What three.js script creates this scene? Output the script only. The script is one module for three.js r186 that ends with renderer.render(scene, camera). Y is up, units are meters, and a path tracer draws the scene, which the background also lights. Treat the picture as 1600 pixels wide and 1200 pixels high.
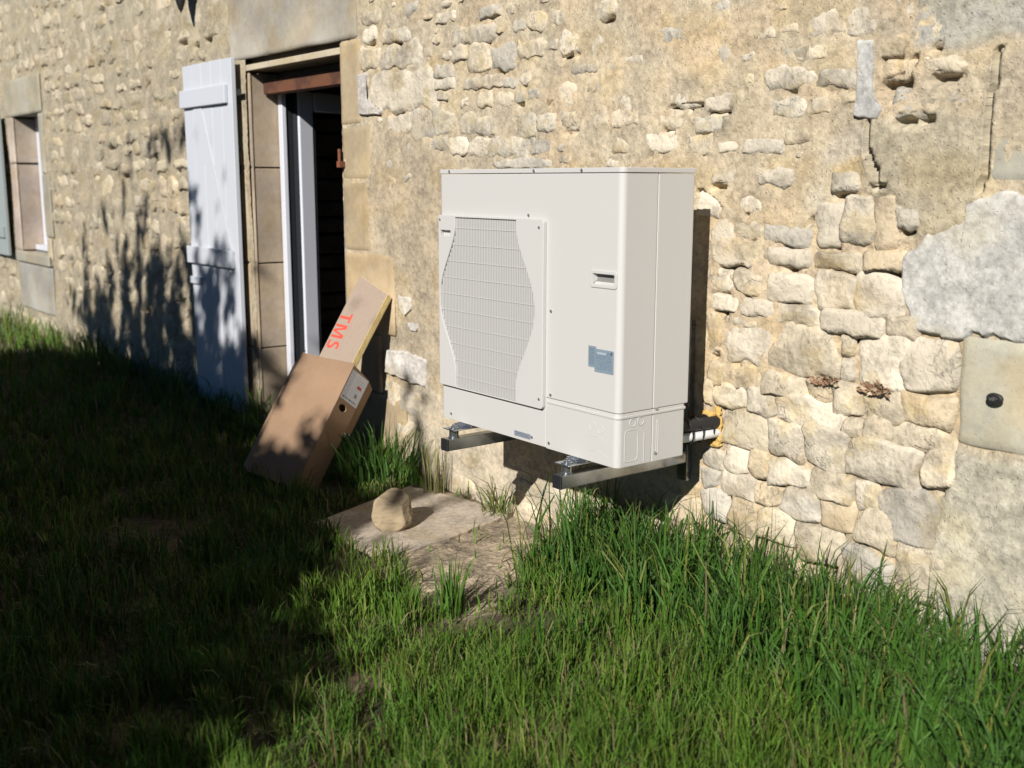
import * as THREE from 'three';
import { Sky } from 'three/addons/objects/Sky.js';
import { RoundedBoxGeometry } from 'three/addons/geometries/RoundedBoxGeometry.js';
import { ImprovedNoise } from 'three/addons/math/ImprovedNoise.js';
import * as BGU from 'three/addons/utils/BufferGeometryUtils.js';
import { Brush, Evaluator, SUBTRACTION, ADDITION } from 'three-bvh-csg';

// ---------------------------------------------------------------- camera, sky, sun, exposure
// The wall face is the plane z = 0, x runs along it to the right, y is up, ground near y = 0.
const scene = new THREE.Scene();
const FOCAL = 1717.8, EYE = new THREE.Vector3(2.367, 1.387, 2.745);
const camera = new THREE.PerspectiveCamera(38.506, 4 / 3, 0.05, 800);
camera.position.copy(EYE);
camera.rotation.order = 'YXZ';
camera.rotation.set(THREE.MathUtils.degToRad(-10.41), THREE.MathUtils.degToRad(52.216), THREE.MathUtils.degToRad(0.123));
camera.focus = 3.9; camera.userData.fStop = 2.8;
camera.updateMatrixWorld(true);
scene.add(camera);
const renderer = new THREE.WebGLRenderer({ antialias: true });
renderer.toneMapping = THREE.LinearToneMapping;
renderer.toneMappingExposure = 1.38;
renderer.shadowMap.enabled = true;
const SUNDIR = new THREE.Vector3(0.575, 0.66, 1).normalize();
const sky = new Sky(); sky.name = 'sky'; sky.scale.setScalar(600);
sky.material.uniforms.sunPosition.value.copy(SUNDIR);
sky.material.uniforms.turbidity.value = 1.5; sky.material.uniforms.rayleigh.value = 0.5; sky.material.uniforms.mieCoefficient.value = 0.002;
sky.userData.kind = 'structure';
scene.add(sky);
scene.environmentIntensity = 0.1;
const sun = new THREE.DirectionalLight(new THREE.Color(1, 0.95, 0.88), 5);
sun.name = 'sun'; sun.position.copy(SUNDIR).multiplyScalar(30); sun.castShadow = true; sun.shadow.radius = 1;
sun.shadow.mapSize.set(4096, 4096);
Object.assign(sun.shadow.camera, { left: -12, right: 12, top: 9, bottom: -9, near: 1, far: 70 });
sun.target.position.set(-2, 0.5, 0); sun.position.add(sun.target.position);
scene.add(sun, sun.target);

// ---------------------------------------------------------------- helpers
let seedState = 12345;
const rnd = () => { seedState |= 0; seedState = (seedState + 0x6D2B79F5) | 0; let t = Math.imul(seedState ^ (seedState >>> 15), 1 | seedState); t = (t + Math.imul(t ^ (t >>> 7), 61 | t)) ^ t; return ((t ^ (t >>> 14)) >>> 0) / 4294967296; };
const rr = (a, b) => a + (b - a) * rnd();
const clamp = (x, a, b) => Math.min(b, Math.max(a, x));
const smooth = (a, b, x) => { const t = clamp((x - a) / (b - a), 0, 1); return t * t * (3 - 2 * t); };
const mix = (a, b, t) => a + (b - a) * t;
const mix3 = (a, b, t) => [mix(a[0], b[0], t), mix(a[1], b[1], t), mix(a[2], b[2], t)];
const IN = new ImprovedNoise();
const N3 = (x, y, z = 0.37) => IN.noise(x + 11.13, y + 7.71, z + 3.3);
const fbm = (x, y, z = 0.37, o = 4) => { let s = 0, a = 0.5, f = 1; for (let i = 0; i < o; i++) { s += a * N3(x * f, y * f, z + i * 5.1); a *= 0.5; f *= 2.03; } return s; };
const used = {};
const numbered = (n) => { used[n] = (used[n] ?? 0) + 1; return used[n] === 1 ? n : n + '_' + String(used[n] - 1).padStart(3, '0'); };
function part(name, geo, mat, parent) {
  const m = new THREE.Mesh(Array.isArray(geo) ? merge(geo) : geo, mat);
  m.name = numbered(name); m.castShadow = m.receiveShadow = true;
  parent.add(m); return m;
}
function tag(o, label, category, group, kind) { Object.assign(o.userData, { label, category }); if (group) o.userData.group = group; if (kind) o.userData.kind = kind; return o; }
function thing(name, label, category, pos = [0, 0, 0], group) {
  const g = new THREE.Group(); g.name = numbered(name); g.position.set(...pos); scene.add(g); return tag(g, label, category, group);
}
function merge(list) {
  const keep = ['position', 'normal', 'uv'];
  const col = list.every((g) => g.attributes.color); if (col) keep.push('color');
  return BGU.mergeGeometries(list.map((g) => { const h = g.index ? g.toNonIndexed() : g; for (const k of Object.keys(h.attributes)) if (!keep.includes(k)) h.deleteAttribute(k); return h; }));
}
const box = (w, h, d, x = 0, y = 0, z = 0, r = 0.003) => { const g = new RoundedBoxGeometry(w, h, d, 2, Math.min(r, w * 0.45, h * 0.45, d * 0.45)); g.translate(x, y, z); return boxUV(g); };
const boxBetween = (x0, x1, y0, y1, z0, z1, r) => box(x1 - x0, y1 - y0, z1 - z0, (x0 + x1) / 2, (y0 + y1) / 2, (z0 + z1) / 2, r);
function boxUV(g) { // uv in metres by the way a face points
  const p = g.attributes.position, n = g.attributes.normal, uv = new Float32Array(p.count * 2);
  for (let i = 0; i < p.count; i++) {
    const ax = Math.abs(n.getX(i)), ay = Math.abs(n.getY(i)), az = Math.abs(n.getZ(i)), x = p.getX(i), y = p.getY(i), z = p.getZ(i);
    if (az >= ax && az >= ay) { uv[i * 2] = x; uv[i * 2 + 1] = y; } else if (ax >= ay) { uv[i * 2] = z; uv[i * 2 + 1] = y; } else { uv[i * 2] = x; uv[i * 2 + 1] = z; }
  }
  g.setAttribute('uv', new THREE.BufferAttribute(uv, 2)); return g;
}
const cyl = (r, len, axis = 'y', x = 0, y = 0, z = 0, seg = 14) => { const g = new THREE.CylinderGeometry(r, r, len, seg); if (axis === 'x') g.rotateZ(Math.PI / 2); if (axis === 'z') g.rotateX(Math.PI / 2); g.translate(x, y, z); return g; };
function tube(pts, r, seg = 24, rad = 8) { return new THREE.TubeGeometry(new THREE.CatmullRomCurve3(pts.map((p) => new THREE.Vector3(...p)), false, 'catmullrom', 0.3), seg, r, rad, false); }
// where a sight line measured on the photograph meets the wall plane or the level ground
function sight(px, py) { return new THREE.Vector3((px - 800) / FOCAL, -(py - 600) / FOCAL, -1).applyQuaternion(camera.quaternion); }
function onWall(px, py, z = 0) { const d = sight(px, py), t = (z - EYE.z) / d.z; return EYE.clone().addScaledVector(d, t); }
function onGround(px, py, y = 0) { const d = sight(px, py), t = (y - EYE.y) / d.y; return EYE.clone().addScaledVector(d, t); }
const viewQ = camera.quaternion.clone().invert(), tmpV = new THREE.Vector3();
function pixelOf(x, y, z) { tmpV.set(x, y, z).sub(EYE).applyQuaternion(viewQ); return [800 + FOCAL * tmpV.x / -tmpV.z, 600 - FOCAL * tmpV.y / -tmpV.z, -tmpV.z]; }

// ---------------------------------------------------------------- textures (tileable value noise)
function lattice(per, seed) { const a = new Float32Array(per * per); let s = seed * 7919 + 17; for (let i = 0; i < a.length; i++) { s = Math.imul(s ^ (s >>> 13), 1274126177) + 0x9E3779B9 | 0; let t = Math.imul(s ^ (s >>> 16), 0x85EBCA6B); a[i] = ((t ^ (t >>> 13)) >>> 0) / 4294967296; } return a; }
function tileNoise(size, per, seed, perY = per) {
  const L = lattice(Math.max(per, perY), seed), W = Math.max(per, perY), out = new Float32Array(size * size);
  for (let y = 0; y < size; y++) {
    const fy = y / size * perY, y0 = Math.floor(fy), ty = fy - y0, sy = ty * ty * (3 - 2 * ty), ya = (y0 % perY) * W, yb = ((y0 + 1) % perY) * W;
    for (let x = 0; x < size; x++) {
      const fx = x / size * per, x0 = Math.floor(fx), tx = fx - x0, sx = tx * tx * (3 - 2 * tx), xa = x0 % per, xb = (x0 + 1) % per;
      out[y * size + x] = mix(mix(L[ya + xa], L[ya + xb], sx), mix(L[yb + xa], L[yb + xb], sx), sy);
    }
  }
  return out;
}
function tileFbm(size, per, oct, seed, gain = 0.55, stretch = 1) {
  const s = new Float32Array(size * size); let a = 1, tot = 0;
  for (let o = 0; o < oct; o++) { const p = per << o; if (p > size / 2) break; const n = tileNoise(size, p, seed + o * 31, Math.max(1, Math.round(p / stretch))); for (let i = 0; i < s.length; i++) s[i] += a * n[i]; tot += a; a *= gain; }
  for (let i = 0; i < s.length; i++) s[i] /= tot;
  return s;
}
function dataTex(size, fill, srgb, metres) {
  const d = new Uint8Array(size * size * 4);
  for (let i = 0; i < size * size; i++) { const c = fill(i); d[i * 4] = clamp(c[0], 0, 1) * 255; d[i * 4 + 1] = clamp(c[1], 0, 1) * 255; d[i * 4 + 2] = clamp(c[2], 0, 1) * 255; d[i * 4 + 3] = 255; }
  const t = new THREE.DataTexture(d, size, size); t.wrapS = t.wrapT = THREE.RepeatWrapping; t.magFilter = THREE.LinearFilter; t.minFilter = THREE.LinearMipmapLinearFilter; t.generateMipmaps = true;
  if (srgb) t.colorSpace = THREE.SRGBColorSpace;
  t.repeat.set(1 / metres, 1 / metres); t.needsUpdate = true; return t;
}
const grey = (v) => [v, v, v];
const S = 512;
const nA = tileFbm(S, 4, 6, 1, 0.6), nB = tileFbm(S, 6, 6, 2, 0.62), nC = tileFbm(S, 32, 3, 3, 0.7), nD = tileFbm(S, 3, 4, 4, 0.5), nS = tileNoise(S, 128, 5), nS2 = tileNoise(S, 96, 6), nL = tileFbm(S, 4, 6, 8, 0.6, 4);
const T = {
  stoneMap: dataTex(S, (i) => { const vein = smooth(0.035, 0.0, Math.abs(nB[i] - 0.5)) * smooth(0.5, 0.62, nD[i]) * 0.12; const v = 0.93 - vein + (nA[i] - 0.5) * 0.62 + (nC[i] - 0.5) * 0.3 - (nS[i] > 0.93 ? 0.07 : 0); const o = smooth(0.52, 0.7, nB[i]) * 0.5; return [v * (1 - 0.02 * o), v * (1 - 0.07 * o), v * (1 - 0.2 * o)]; }, true, 0.62),
  stoneBump: dataTex(S, (i) => { const r = 1 - Math.abs(nL[i] - 0.5) * 3.2; return grey(0.2 + nA[i] * 0.4 + nC[i] * 0.28 + r * 0.2 - smooth(0.03, 0.0, Math.abs(nB[i] - 0.5)) * smooth(0.5, 0.62, nD[i]) * 0.1 - (nS[i] > 0.94 ? 0.1 : 0)); }, false, 0.62),
  mortarMap: dataTex(S, (i) => { const v = 0.92 + (nB[i] - 0.5) * 0.34 + (nC[i] - 0.5) * 0.3 - (nS2[i] > 0.93 ? 0.16 : 0) + (nS[i] > 0.9 ? 0.1 : 0); const o = smooth(0.45, 0.7, nD[i]) * 0.35; return [v, v * (1 - 0.05 * o), v * (1 - 0.18 * o)]; }, true, 0.47),
  mortarBump: dataTex(S, (i) => grey(nB[i] * 0.4 + nC[i] * 0.5 - (nS2[i] > 0.92 ? 0.25 : 0) + (nS[i] > 0.88 ? 0.2 : 0)), false, 0.47),
  castBump: dataTex(S, (i) => grey(nB[i] * 0.5 + nC[i] * 0.35 + nL[i] * 0.2 - (nS2[i] > 0.93 ? 0.2 : 0)), false, 0.6),
  ashlarMap: dataTex(S, (i) => { const v = 0.95 + (nD[i] - 0.5) * 0.3 + (nC[i] - 0.5) * 0.12 - (nS[i] > 0.96 ? 0.08 : 0); const o = smooth(0.45, 0.75, nA[i]) * 0.45; return [v, v * (1 - 0.05 * o), v * (1 - 0.16 * o)]; }, true, 0.9),
  ashlarBump: dataTex(S, (i) => grey(nA[i] * 0.35 + nC[i] * 0.3 - (nS[i] > 0.92 ? 0.35 : 0)), false, 0.5),
  soilMap: dataTex(S, (i) => { const v = 0.8 + (nB[i] - 0.5) * 0.7 + (nC[i] - 0.5) * 0.5; return [v, v * 0.97, v * 0.93]; }, true, 0.5),
  soilBump: dataTex(S, (i) => grey(nB[i] * 0.5 + nC[i] * 0.5), false, 0.5),
  paintBump: dataTex(S, (i) => grey(nL[i] * 0.7 + nC[i] * 0.2), false, 0.4),
  metalMap: dataTex(S, (i) => { const v = 0.85 + (nD[i] - 0.5) * 0.3 + (nB[i] - 0.5) * 0.3; return grey(v); }, true, 0.3),
  metalRough: dataTex(S, (i) => grey(0.35 + nB[i] * 0.4), false, 0.3),
  rustMap: dataTex(S, (i) => { const t = smooth(0.35, 0.65, nB[i]); return [mix(0.62, 0.82, t), mix(0.46, 0.6, t), mix(0.38, 0.46, t)]; }, true, 0.4),
  cardMap: dataTex(S, (i) => { const v = 0.95 + (nD[i] - 0.5) * 0.14 + (nS[i] - 0.5) * 0.05; return grey(v); }, true, 0.5),
  foamBump: dataTex(S, (i) => grey(nB[i]), false, 0.15),
};
const std = (o) => new THREE.MeshStandardMaterial({ roughness: 0.9, ...o });
const C = (r, g, b) => new THREE.Color().setRGB(r, g, b);
const M = {
  mortar: std({ vertexColors: true, map: T.mortarMap, bumpMap: T.mortarBump, bumpScale: 0.006, roughness: 1 }),
  stone: std({ vertexColors: true, map: T.stoneMap, bumpMap: T.stoneBump, bumpScale: 0.016, roughness: 0.95 }),
  ashlar: std({ vertexColors: true, map: T.ashlarMap, bumpMap: T.ashlarBump, bumpScale: 0.003, roughness: 0.93 }),
  cement: std({ vertexColors: true, map: T.mortarMap, bumpMap: T.castBump, bumpScale: 0.007, roughness: 1 }),
  soil: std({ vertexColors: true, map: T.soilMap, bumpMap: T.soilBump, bumpScale: 0.012, roughness: 1 }),
  casing: std({ color: C(0.475, 0.47, 0.455), roughness: 0.42 }),
  core: std({ color: C(0.2, 0.2, 0.19), roughness: 0.6 }),
  grille: std({ color: C(0.4, 0.397, 0.388), roughness: 0.45 }),
  grilleBack: std({ color: C(0.22, 0.218, 0.213), roughness: 0.6 }),
  zinc: std({ color: C(0.6, 0.63, 0.66), metalness: 0.9, roughness: 0.35, map: T.metalMap, roughnessMap: T.metalRough }),
  screw: std({ color: C(0.5, 0.5, 0.5), metalness: 0.9, roughness: 0.3 }),
  paint: std({ color: C(0.47, 0.495, 0.54), roughness: 0.5, bumpMap: T.paintBump, bumpScale: 0.0012 }),
  paintBlue: std({ color: C(0.25, 0.285, 0.285), roughness: 0.6, bumpMap: T.paintBump, bumpScale: 0.0012 }),
  pvc: std({ color: C(0.55, 0.57, 0.63), roughness: 0.3 }),
  gasket: std({ color: C(0.015, 0.017, 0.02), roughness: 0.5 }),
  glass: new THREE.MeshPhysicalMaterial({ color: C(1, 1, 1), transmission: 1, thickness: 0, roughness: 0.02, ior: 1.5 }),
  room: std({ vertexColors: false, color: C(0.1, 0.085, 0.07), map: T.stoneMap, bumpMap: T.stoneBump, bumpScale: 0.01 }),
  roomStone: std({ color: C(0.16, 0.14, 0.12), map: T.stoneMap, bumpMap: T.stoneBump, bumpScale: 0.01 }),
  rust: std({ map: T.rustMap, color: C(0.21, 0.165, 0.14), roughness: 0.85, metalness: 0.1, bumpMap: T.foamBump, bumpScale: 0.002 }),
  hinge: std({ map: T.rustMap, color: C(0.3, 0.2, 0.15), roughness: 0.8 }),
  iron: std({ color: C(0.012, 0.012, 0.012), roughness: 0.6 }),
  card: std({ map: T.cardMap, color: C(0.27, 0.172, 0.105), roughness: 0.85 }),
  foil: std({ map: T.cardMap, color: C(0.33, 0.27, 0.225), roughness: 0.7 }),
  pufoam: std({ color: C(0.82, 0.66, 0.33), roughness: 0.9, bumpMap: T.foamBump, bumpScale: 0.003 }),
  foam: std({ color: C(0.5, 0.33, 0.1), roughness: 0.8, bumpMap: T.foamBump, bumpScale: 0.006 }),
  pipeBlack: std({ color: C(0.012, 0.012, 0.014), roughness: 0.55 }),
  pipeWhite: std({ color: C(0.62, 0.62, 0.62), roughness: 0.5 }),
  grass: new THREE.MeshPhysicalMaterial({ vertexColors: true, roughness: 0.55, side: THREE.DoubleSide, transmission: 0.25, thickness: 0, ior: 1.4 }),
  dry: std({ vertexColors: true, roughness: 0.9, side: THREE.DoubleSide }),
  leaf: std({ color: C(0.05, 0.1, 0.025), roughness: 0.7, side: THREE.DoubleSide }),
  bark: std({ color: C(0.12, 0.09, 0.06), roughness: 1, bumpMap: T.mortarBump, bumpScale: 0.02 }),
};

// ---------------------------------------------------------------- stones
// one stone: a rounded, warped slab in the wall plane; its rim sinks into the joint
function stoneGeo(cx, cy, w, h, o = {}) {
  const { proud = 0.01, depth = 0.03, round = 4, warp = 0.1, rough = 0.5, col = [0.4, 0.35, 0.27], flat = 0.72, tint = 0.12, skew = 0.1, tilt = 0.012 } = o;
  const nx = o.nx ?? clamp(Math.round(w / 0.013), 8, 20), ny = o.ny ?? clamp(Math.round(h / 0.011), 7, 16), z0 = rr(0, 90);
  const pos = [], uv = [], cs = [], idx = [], sk = [rr(-skew, skew), rr(-skew, skew), rr(-skew, skew), rr(-skew, skew)], tx = rr(-tilt, tilt), ty = rr(-tilt, tilt), uo = rr(0, 5), vo = rr(0, 5);
  const chips = []; for (let k = 0; k < (o.chips ?? 7); k++) { const a = rr(0, 6.283); chips.push([Math.cos(a), Math.sin(a), rr(0.3, 0.85), rr(0.008, 0.035)]); }
  const sp = (t) => Math.sign(t) * (1 - Math.pow(1 - Math.abs(t), 1.7)), stain = [0.34, 0.25, 0.13];
  for (let j = 0; j <= ny; j++) for (let i = 0; i <= nx; i++) {
    let u = sp(i / nx * 2 - 1), v = sp(j / ny * 2 - 1);
    const r = Math.max(Math.abs(u), Math.abs(v)), k = r < 1e-6 ? 1 : r / Math.pow(Math.pow(Math.abs(u), round) + Math.pow(Math.abs(v), round), 1 / round);
    u *= k; v *= k;
    let x = u * w / 2 * (1 + sk[0] * v), y = v * h / 2 * (1 + sk[1] * u) + sk[2] * u * h * 0.4;
    const m = Math.min(w, h);
    x += m * warp * N3(x / m * 1.7, y / m * 1.7, z0) + m * warp * 0.22 * N3(x / m * 5, y / m * 5, z0 + 9);
    y += m * warp * N3(x / m * 1.7, y / m * 1.7, z0 + 31) + m * warp * 0.22 * N3(x / m * 5, y / m * 5, z0 + 47);
    const e = r < flat ? 0 : (r - flat) / (1 - flat), rim = e * e;
    const facet = Math.abs(N3(x * 9, y * 14, z0 + 3)) * 0.8 + Math.abs(N3(x * 22, y * 34, z0 + 5)) * 0.5 + N3(x * 55, y * 60, z0 + 7) * 0.28;
    let z = proud + tx * u + ty * v;
    for (const [ca, sa, off, sl] of chips) z = Math.min(z, proud + sl * (o.chip ?? 1) * (off - (ca * u + sa * v)));
    z += rough * 0.013 * (facet - 0.35) * (1 - rim);
    z = mix(z, -depth, rim);
    pos.push(cx + x, cy + y, z); uv.push(x + uo, y + vo);
    const n = 1 + tint * 1.6 * N3(x * 7, y * 7, z0 + 60), st = smooth(0.22, 0.5, N3(x * 5, y * 6, z0 + 80)) * 0.35;
    const c = mix3(col, stain, st); cs.push(c[0] * n, c[1] * n, c[2] * n);
  }
  for (let j = 0; j < ny; j++) for (let i = 0; i < nx; i++) { const a = j * (nx + 1) + i, b = a + nx + 1; idx.push(a, a + 1, b + 1, a, b + 1, b); }
  const g = new THREE.BufferGeometry();
  g.setAttribute('position', new THREE.Float32BufferAttribute(pos, 3)); g.setAttribute('uv', new THREE.Float32BufferAttribute(uv, 2)); g.setAttribute('color', new THREE.Float32BufferAttribute(cs, 3));
  g.setIndex(idx); g.computeVertexNormals(); return g;
}
const greyStone = [0.41, 0.38, 0.32], cream = [0.5, 0.435, 0.325], warm = [0.49, 0.405, 0.28], pale = [0.52, 0.465, 0.37], dull = [0.37, 0.325, 0.235];
const pickCol = (list) => { const a = list[Math.floor(rnd() * list.length)], n = rr(0.9, 1.1); return [a[0] * n, a[1] * n, a[2] * n]; };
function rect(xl, xr, yt, yb) { const xm = (xl + xr) / 2, ym = (yt + yb) / 2, a = onWall(xl, ym), b = onWall(xr, ym), t = onWall(xm, yt), u = onWall(xm, yb); return { x: (a.x + b.x) / 2, y: (t.y + u.y) / 2, w: b.x - a.x, h: t.y - u.y, area: (xr - xl) * (yb - yt) }; }
const quads = (l) => { const o = []; for (let i = 0; i < l.length; i += 4) o.push(rect(l[i], l[i + 1], l[i + 2], l[i + 3])); return o; };
const DOOR = { x0: -3.635, x1: -2.545, top: 2.064 }, WIN = { x0: -8.77, x1: -7.87, y0: 0.74, y1: 1.975 };
// stones beside and below the machine, laid in courses with open joints (left, right, top, bottom as read on the photograph)
const coursed = quads([1110, 1145, 340, 379, 1145, 1190, 342, 375, 1191, 1265, 350, 386, 1110, 1190, 376, 416, 1191, 1262, 387, 416, 1269, 1346, 393, 423, 1270, 1315, 320, 386, 1314, 1363, 307, 385, 1364, 1404, 304, 389,
  1349, 1410, 391, 425, 1106, 1145, 421, 458, 1146, 1192, 420, 461, 1197, 1271, 426, 475, 1274, 1338, 428, 485, 1336, 1410, 424, 496, 1104, 1154, 459, 487, 1154, 1208, 466, 496, 1209, 1280, 477, 511, 1278, 1379, 487, 526,
  1380, 1432, 495, 530, 1102, 1129, 486, 552, 1130, 1183, 496, 512, 1133, 1200, 507, 570, 1203, 1309, 511, 588, 1312, 1333, 524, 559, 1312, 1332, 560, 598, 1336, 1415, 525, 611, 1410, 1490, 528, 612, 1104, 1187, 567, 609, 1187, 1260, 583, 622,
  1260, 1300, 594, 630, 1299, 1346, 601, 653, 1345, 1410, 607, 658, 1406, 1487, 615, 669, 1099, 1113, 589, 633, 1113, 1164, 601, 637, 1165, 1212, 609, 651, 1210, 1317, 623, 673, 1313, 1347, 654, 685, 1347, 1490, 661, 703,
  1128, 1197, 640, 706, 1195, 1256, 658, 719, 1253, 1327, 666, 736, 1321, 1437, 687, 759, 1436, 1488, 704, 763, 1096, 1130, 699, 733, 1131, 1167, 699, 741, 1168, 1198, 705, 748, 1196, 1261, 722, 762, 1261, 1331, 737, 786,
  1332, 1371, 752, 797, 1368, 1468, 765, 850, 1092, 1123, 731, 763, 1123, 1176, 740, 779, 1176, 1221, 755, 791, 1220, 1278, 764, 816, 1278, 1331, 781, 831, 1331, 1400, 799, 861, 1180, 1241, 794, 851, 1240, 1311, 823, 881, 1310, 1391, 862, 921, 1391, 1475, 850, 941,
  1092, 1136, 764, 812, 1137, 1180, 779, 838, 1020, 1091, 770, 815, 1366, 1422, 56, 90, 1370, 1435, 92, 128, 1440, 1519, 86, 116, 1393, 1475, 133, 183, 1474, 1512, 138, 169, 1390, 1440, -10, 34]);
// stones almost flush in sand-coloured mortar above the machine
const flush = quads([562, 596, 16, 39, 567, 589, 43, 66, 597, 640, 43, 66, 562, 592, 74, 109, 592, 657, 70, 107, 578, 679, 110, 172, 678, 706, 100, 124, 679, 708, 122, 140, 682, 699, 143, 156, 704, 770, 38, 68, 706, 726, 72, 95, 730, 764, 69, 113, 765, 807, 65, 109, 808, 852, 62, 91,
  857, 873, 62, 78, 874, 908, 52, 84, 927, 977, 41, 87, 822, 850, 19, 49, 859, 883, 12, 41, 800, 821, 31, 48, 749, 779, 9, 28, 679, 697, 20, 37, 723, 785, 119, 138, 785, 807, 121, 138, 811, 830, 112, 133, 745, 769, 145, 169, 771, 803, 144, 169, 804, 821, 141, 161, 822, 843, 137, 156, 872, 917, 128, 166,
  606, 643, 179, 208, 642, 676, 172, 217, 674, 708, 172, 208, 719, 747, 178, 210, 744, 775, 180, 212, 806, 839, 177, 215, 839, 870, 176, 206, 875, 909, 173, 204, 675, 699, 213, 235, 733, 763, 213, 246, 765, 826, 215, 246, 826, 862, 215, 244, 868, 884, 224, 238, 770, 862, 248, 264, 700, 732, 216, 243,
  933, 965, -4, 27, 991, 1023, 20, 66, 1024, 1072, 39, 69, 1087, 1145, 38, 59, 1217, 1252, 34, 52, 1222, 1267, 71, 97, 1157, 1184, 76, 98, 973, 1009, 85, 102, 941, 968, 95, 112, 892, 936, 99, 116, 1029, 1061, 91, 107, 1090, 1110, 86, 115, 1120, 1145, 66, 106, 916, 951, 126, 150, 970, 1005, 144, 176,
  1042, 1089, 132, 169, 1151, 1182, 106, 134, 1196, 1263, 102, 141, 1201, 1262, 148, 185, 879, 909, 172, 201, 921, 951, 170, 201, 954, 1002, 172, 197, 1007, 1063, 207, 239, 1075, 1117, 209, 241, 1122, 1152, 221, 239, 1157, 1229, 216, 241, 958, 986, 216, 241, 1112, 1142, 1, 18, 1085, 1130, 180, 208, 1030, 1075, 172, 200, 1100, 1145, 145, 172,
  1155, 1192, 308, 333, 1088, 1128, 304, 338, 1230, 1277, 104, 136, 1278, 1337, 102, 137, 1229, 1258, 155, 181, 1257, 1299, 71, 94, 1264, 1299, 151, 178, 1326, 1369, 13, 57, 1265, 1322, 20, 56, 1426, 1483, 1, 71, 1168, 1215, 40, 66, 1180, 1240, 260, 290, 1110, 1150, 262, 288, 1225, 1262, 200, 226, 1400, 1437, 321, 358, 1300, 1340, 268, 302]);
// small stones under the machine, in pale lime
const under = quads([790, 850, 745, 775, 850, 905, 762, 795, 905, 975, 775, 812, 760, 800, 782, 812, 800, 870, 790, 825, 868, 930, 805, 840, 715, 760, 700, 735, 700, 745, 742, 776, 870, 920, 840, 868, 604, 622, 598, 640, 622, 660, 612, 650, 615, 655, 655, 700]);
const stones = [];
const ctrA = (a, b) => ({ ...a, ...b });
for (const s of coursed) stones.push(ctrA(s, { gap: rnd() < 0.75, g: stoneGeo(s.x, s.y, s.w * 1.06, s.h * 1.05, { proud: rr(0.0, 0.007), depth: 0.018, round: rr(4, 8), warp: 0.18, rough: 1.15, flat: 0.88, skew: 0.12, tilt: 0.006, chip: 0.55, col: pickCol([greyStone, cream, cream, warm, pale, pale]) }) }));
for (const s of flush) stones.push(ctrA(s, { thin: true, gap: rnd() < 0.28, g: stoneGeo(s.x, s.y, s.w * 1.12, s.h * 1.12, { proud: rr(0.003, 0.0065), depth: 0.014, round: rr(3.5, 7), warp: 0.24, rough: 0.75, flat: 0.78, skew: 0.14, tilt: 0.0025, chip: 0.2, col: pickCol([greyStone, pale, pale, cream, [0.46, 0.42, 0.34]]) }) }));
for (const s of under) stones.push(ctrA(s, { gap: false, g: stoneGeo(s.x, s.y, s.w * 1.04, s.h * 1.04, { proud: 0.007, depth: 0.012, round: 3.4, warp: 0.14, flat: 0.6, tilt: 0.004, rough: 0.5, col: pickCol([pale, cream, cream]) }) }));
// rough rubble between the window and the shutter and round the window
const taken = (x, y, w, h) => (x + w / 2 > -3.84 && x - w / 2 < -2.36) || (x + w / 2 > WIN.x0 - 0.2 && x - w / 2 < WIN.x1 + 0.13 && y + h / 2 > 0.18 && y - h / 2 < WIN.y1 + 0.32);
for (let y = 0.02; y < 3.05;) {
  const rh = rr(0.08, 0.15);
  for (let x = -10.4 + rr(0, 0.2); x < -2.4;) {
    const w = rr(0.1, 0.34), h = rh * rr(0.65, 1.25), cx = x + w / 2, cy = y + rh / 2 + rr(-0.02, 0.02);
    x += w + rr(0.015, 0.05);
    if (taken(cx, cy, w, h)) continue;
    if (rnd() < 0.12) continue;
    const P = pixelOf(cx, cy, 0), Q = pixelOf(cx + w, cy + h, 0);
    stones.push({ x: cx, y: cy, w, h, area: Math.abs((Q[0] - P[0]) * (Q[1] - P[1])) * (P[0] < 0 || P[1] < 0 ? 0.2 : 1), gap: rnd() < 0.3,
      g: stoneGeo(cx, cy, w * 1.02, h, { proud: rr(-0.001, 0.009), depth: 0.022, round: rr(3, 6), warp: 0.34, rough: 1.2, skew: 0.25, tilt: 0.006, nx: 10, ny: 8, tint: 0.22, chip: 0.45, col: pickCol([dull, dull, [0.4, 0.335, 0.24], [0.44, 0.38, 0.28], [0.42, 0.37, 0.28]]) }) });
  }
  y += rh + rr(0.005, 0.025);
}
// loose fill right of the door head and at the right edge, away from what was laid above
const free = (x, y, w, h) => stones.every((s) => Math.abs(s.x - x) > (s.w + w) / 2 + 0.008 || Math.abs(s.y - y) > (s.h + h) / 2 + 0.006);
for (let k = 0; k < 1900; k++) {
  const big = k < 700, x = rr(-2.25, 0.7), y = rr(1.38, 2.35), w = big ? rr(0.07, 0.16) : rr(0.03, 0.1), h = big ? rr(0.045, 0.085) : rr(0.025, 0.06);
  if (x > 0.25 && y < 1.62) continue;
  if (!free(x, y, w, h) || rnd() < 0.5) continue;
  const P = pixelOf(x, y, 0);
  stones.push({ x, y, w, h, area: w * h * 7e4, gap: false, g: stoneGeo(x, y, w, h, { proud: rr(-0.001, 0.005), depth: 0.012, round: 3.4, warp: 0.34, flat: 0.65, rough: 0.7, tilt: 0.005, nx: 8, ny: 7, chip: 0.4, col: pickCol([greyStone, pale, cream, warm]) }) });
}

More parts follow.
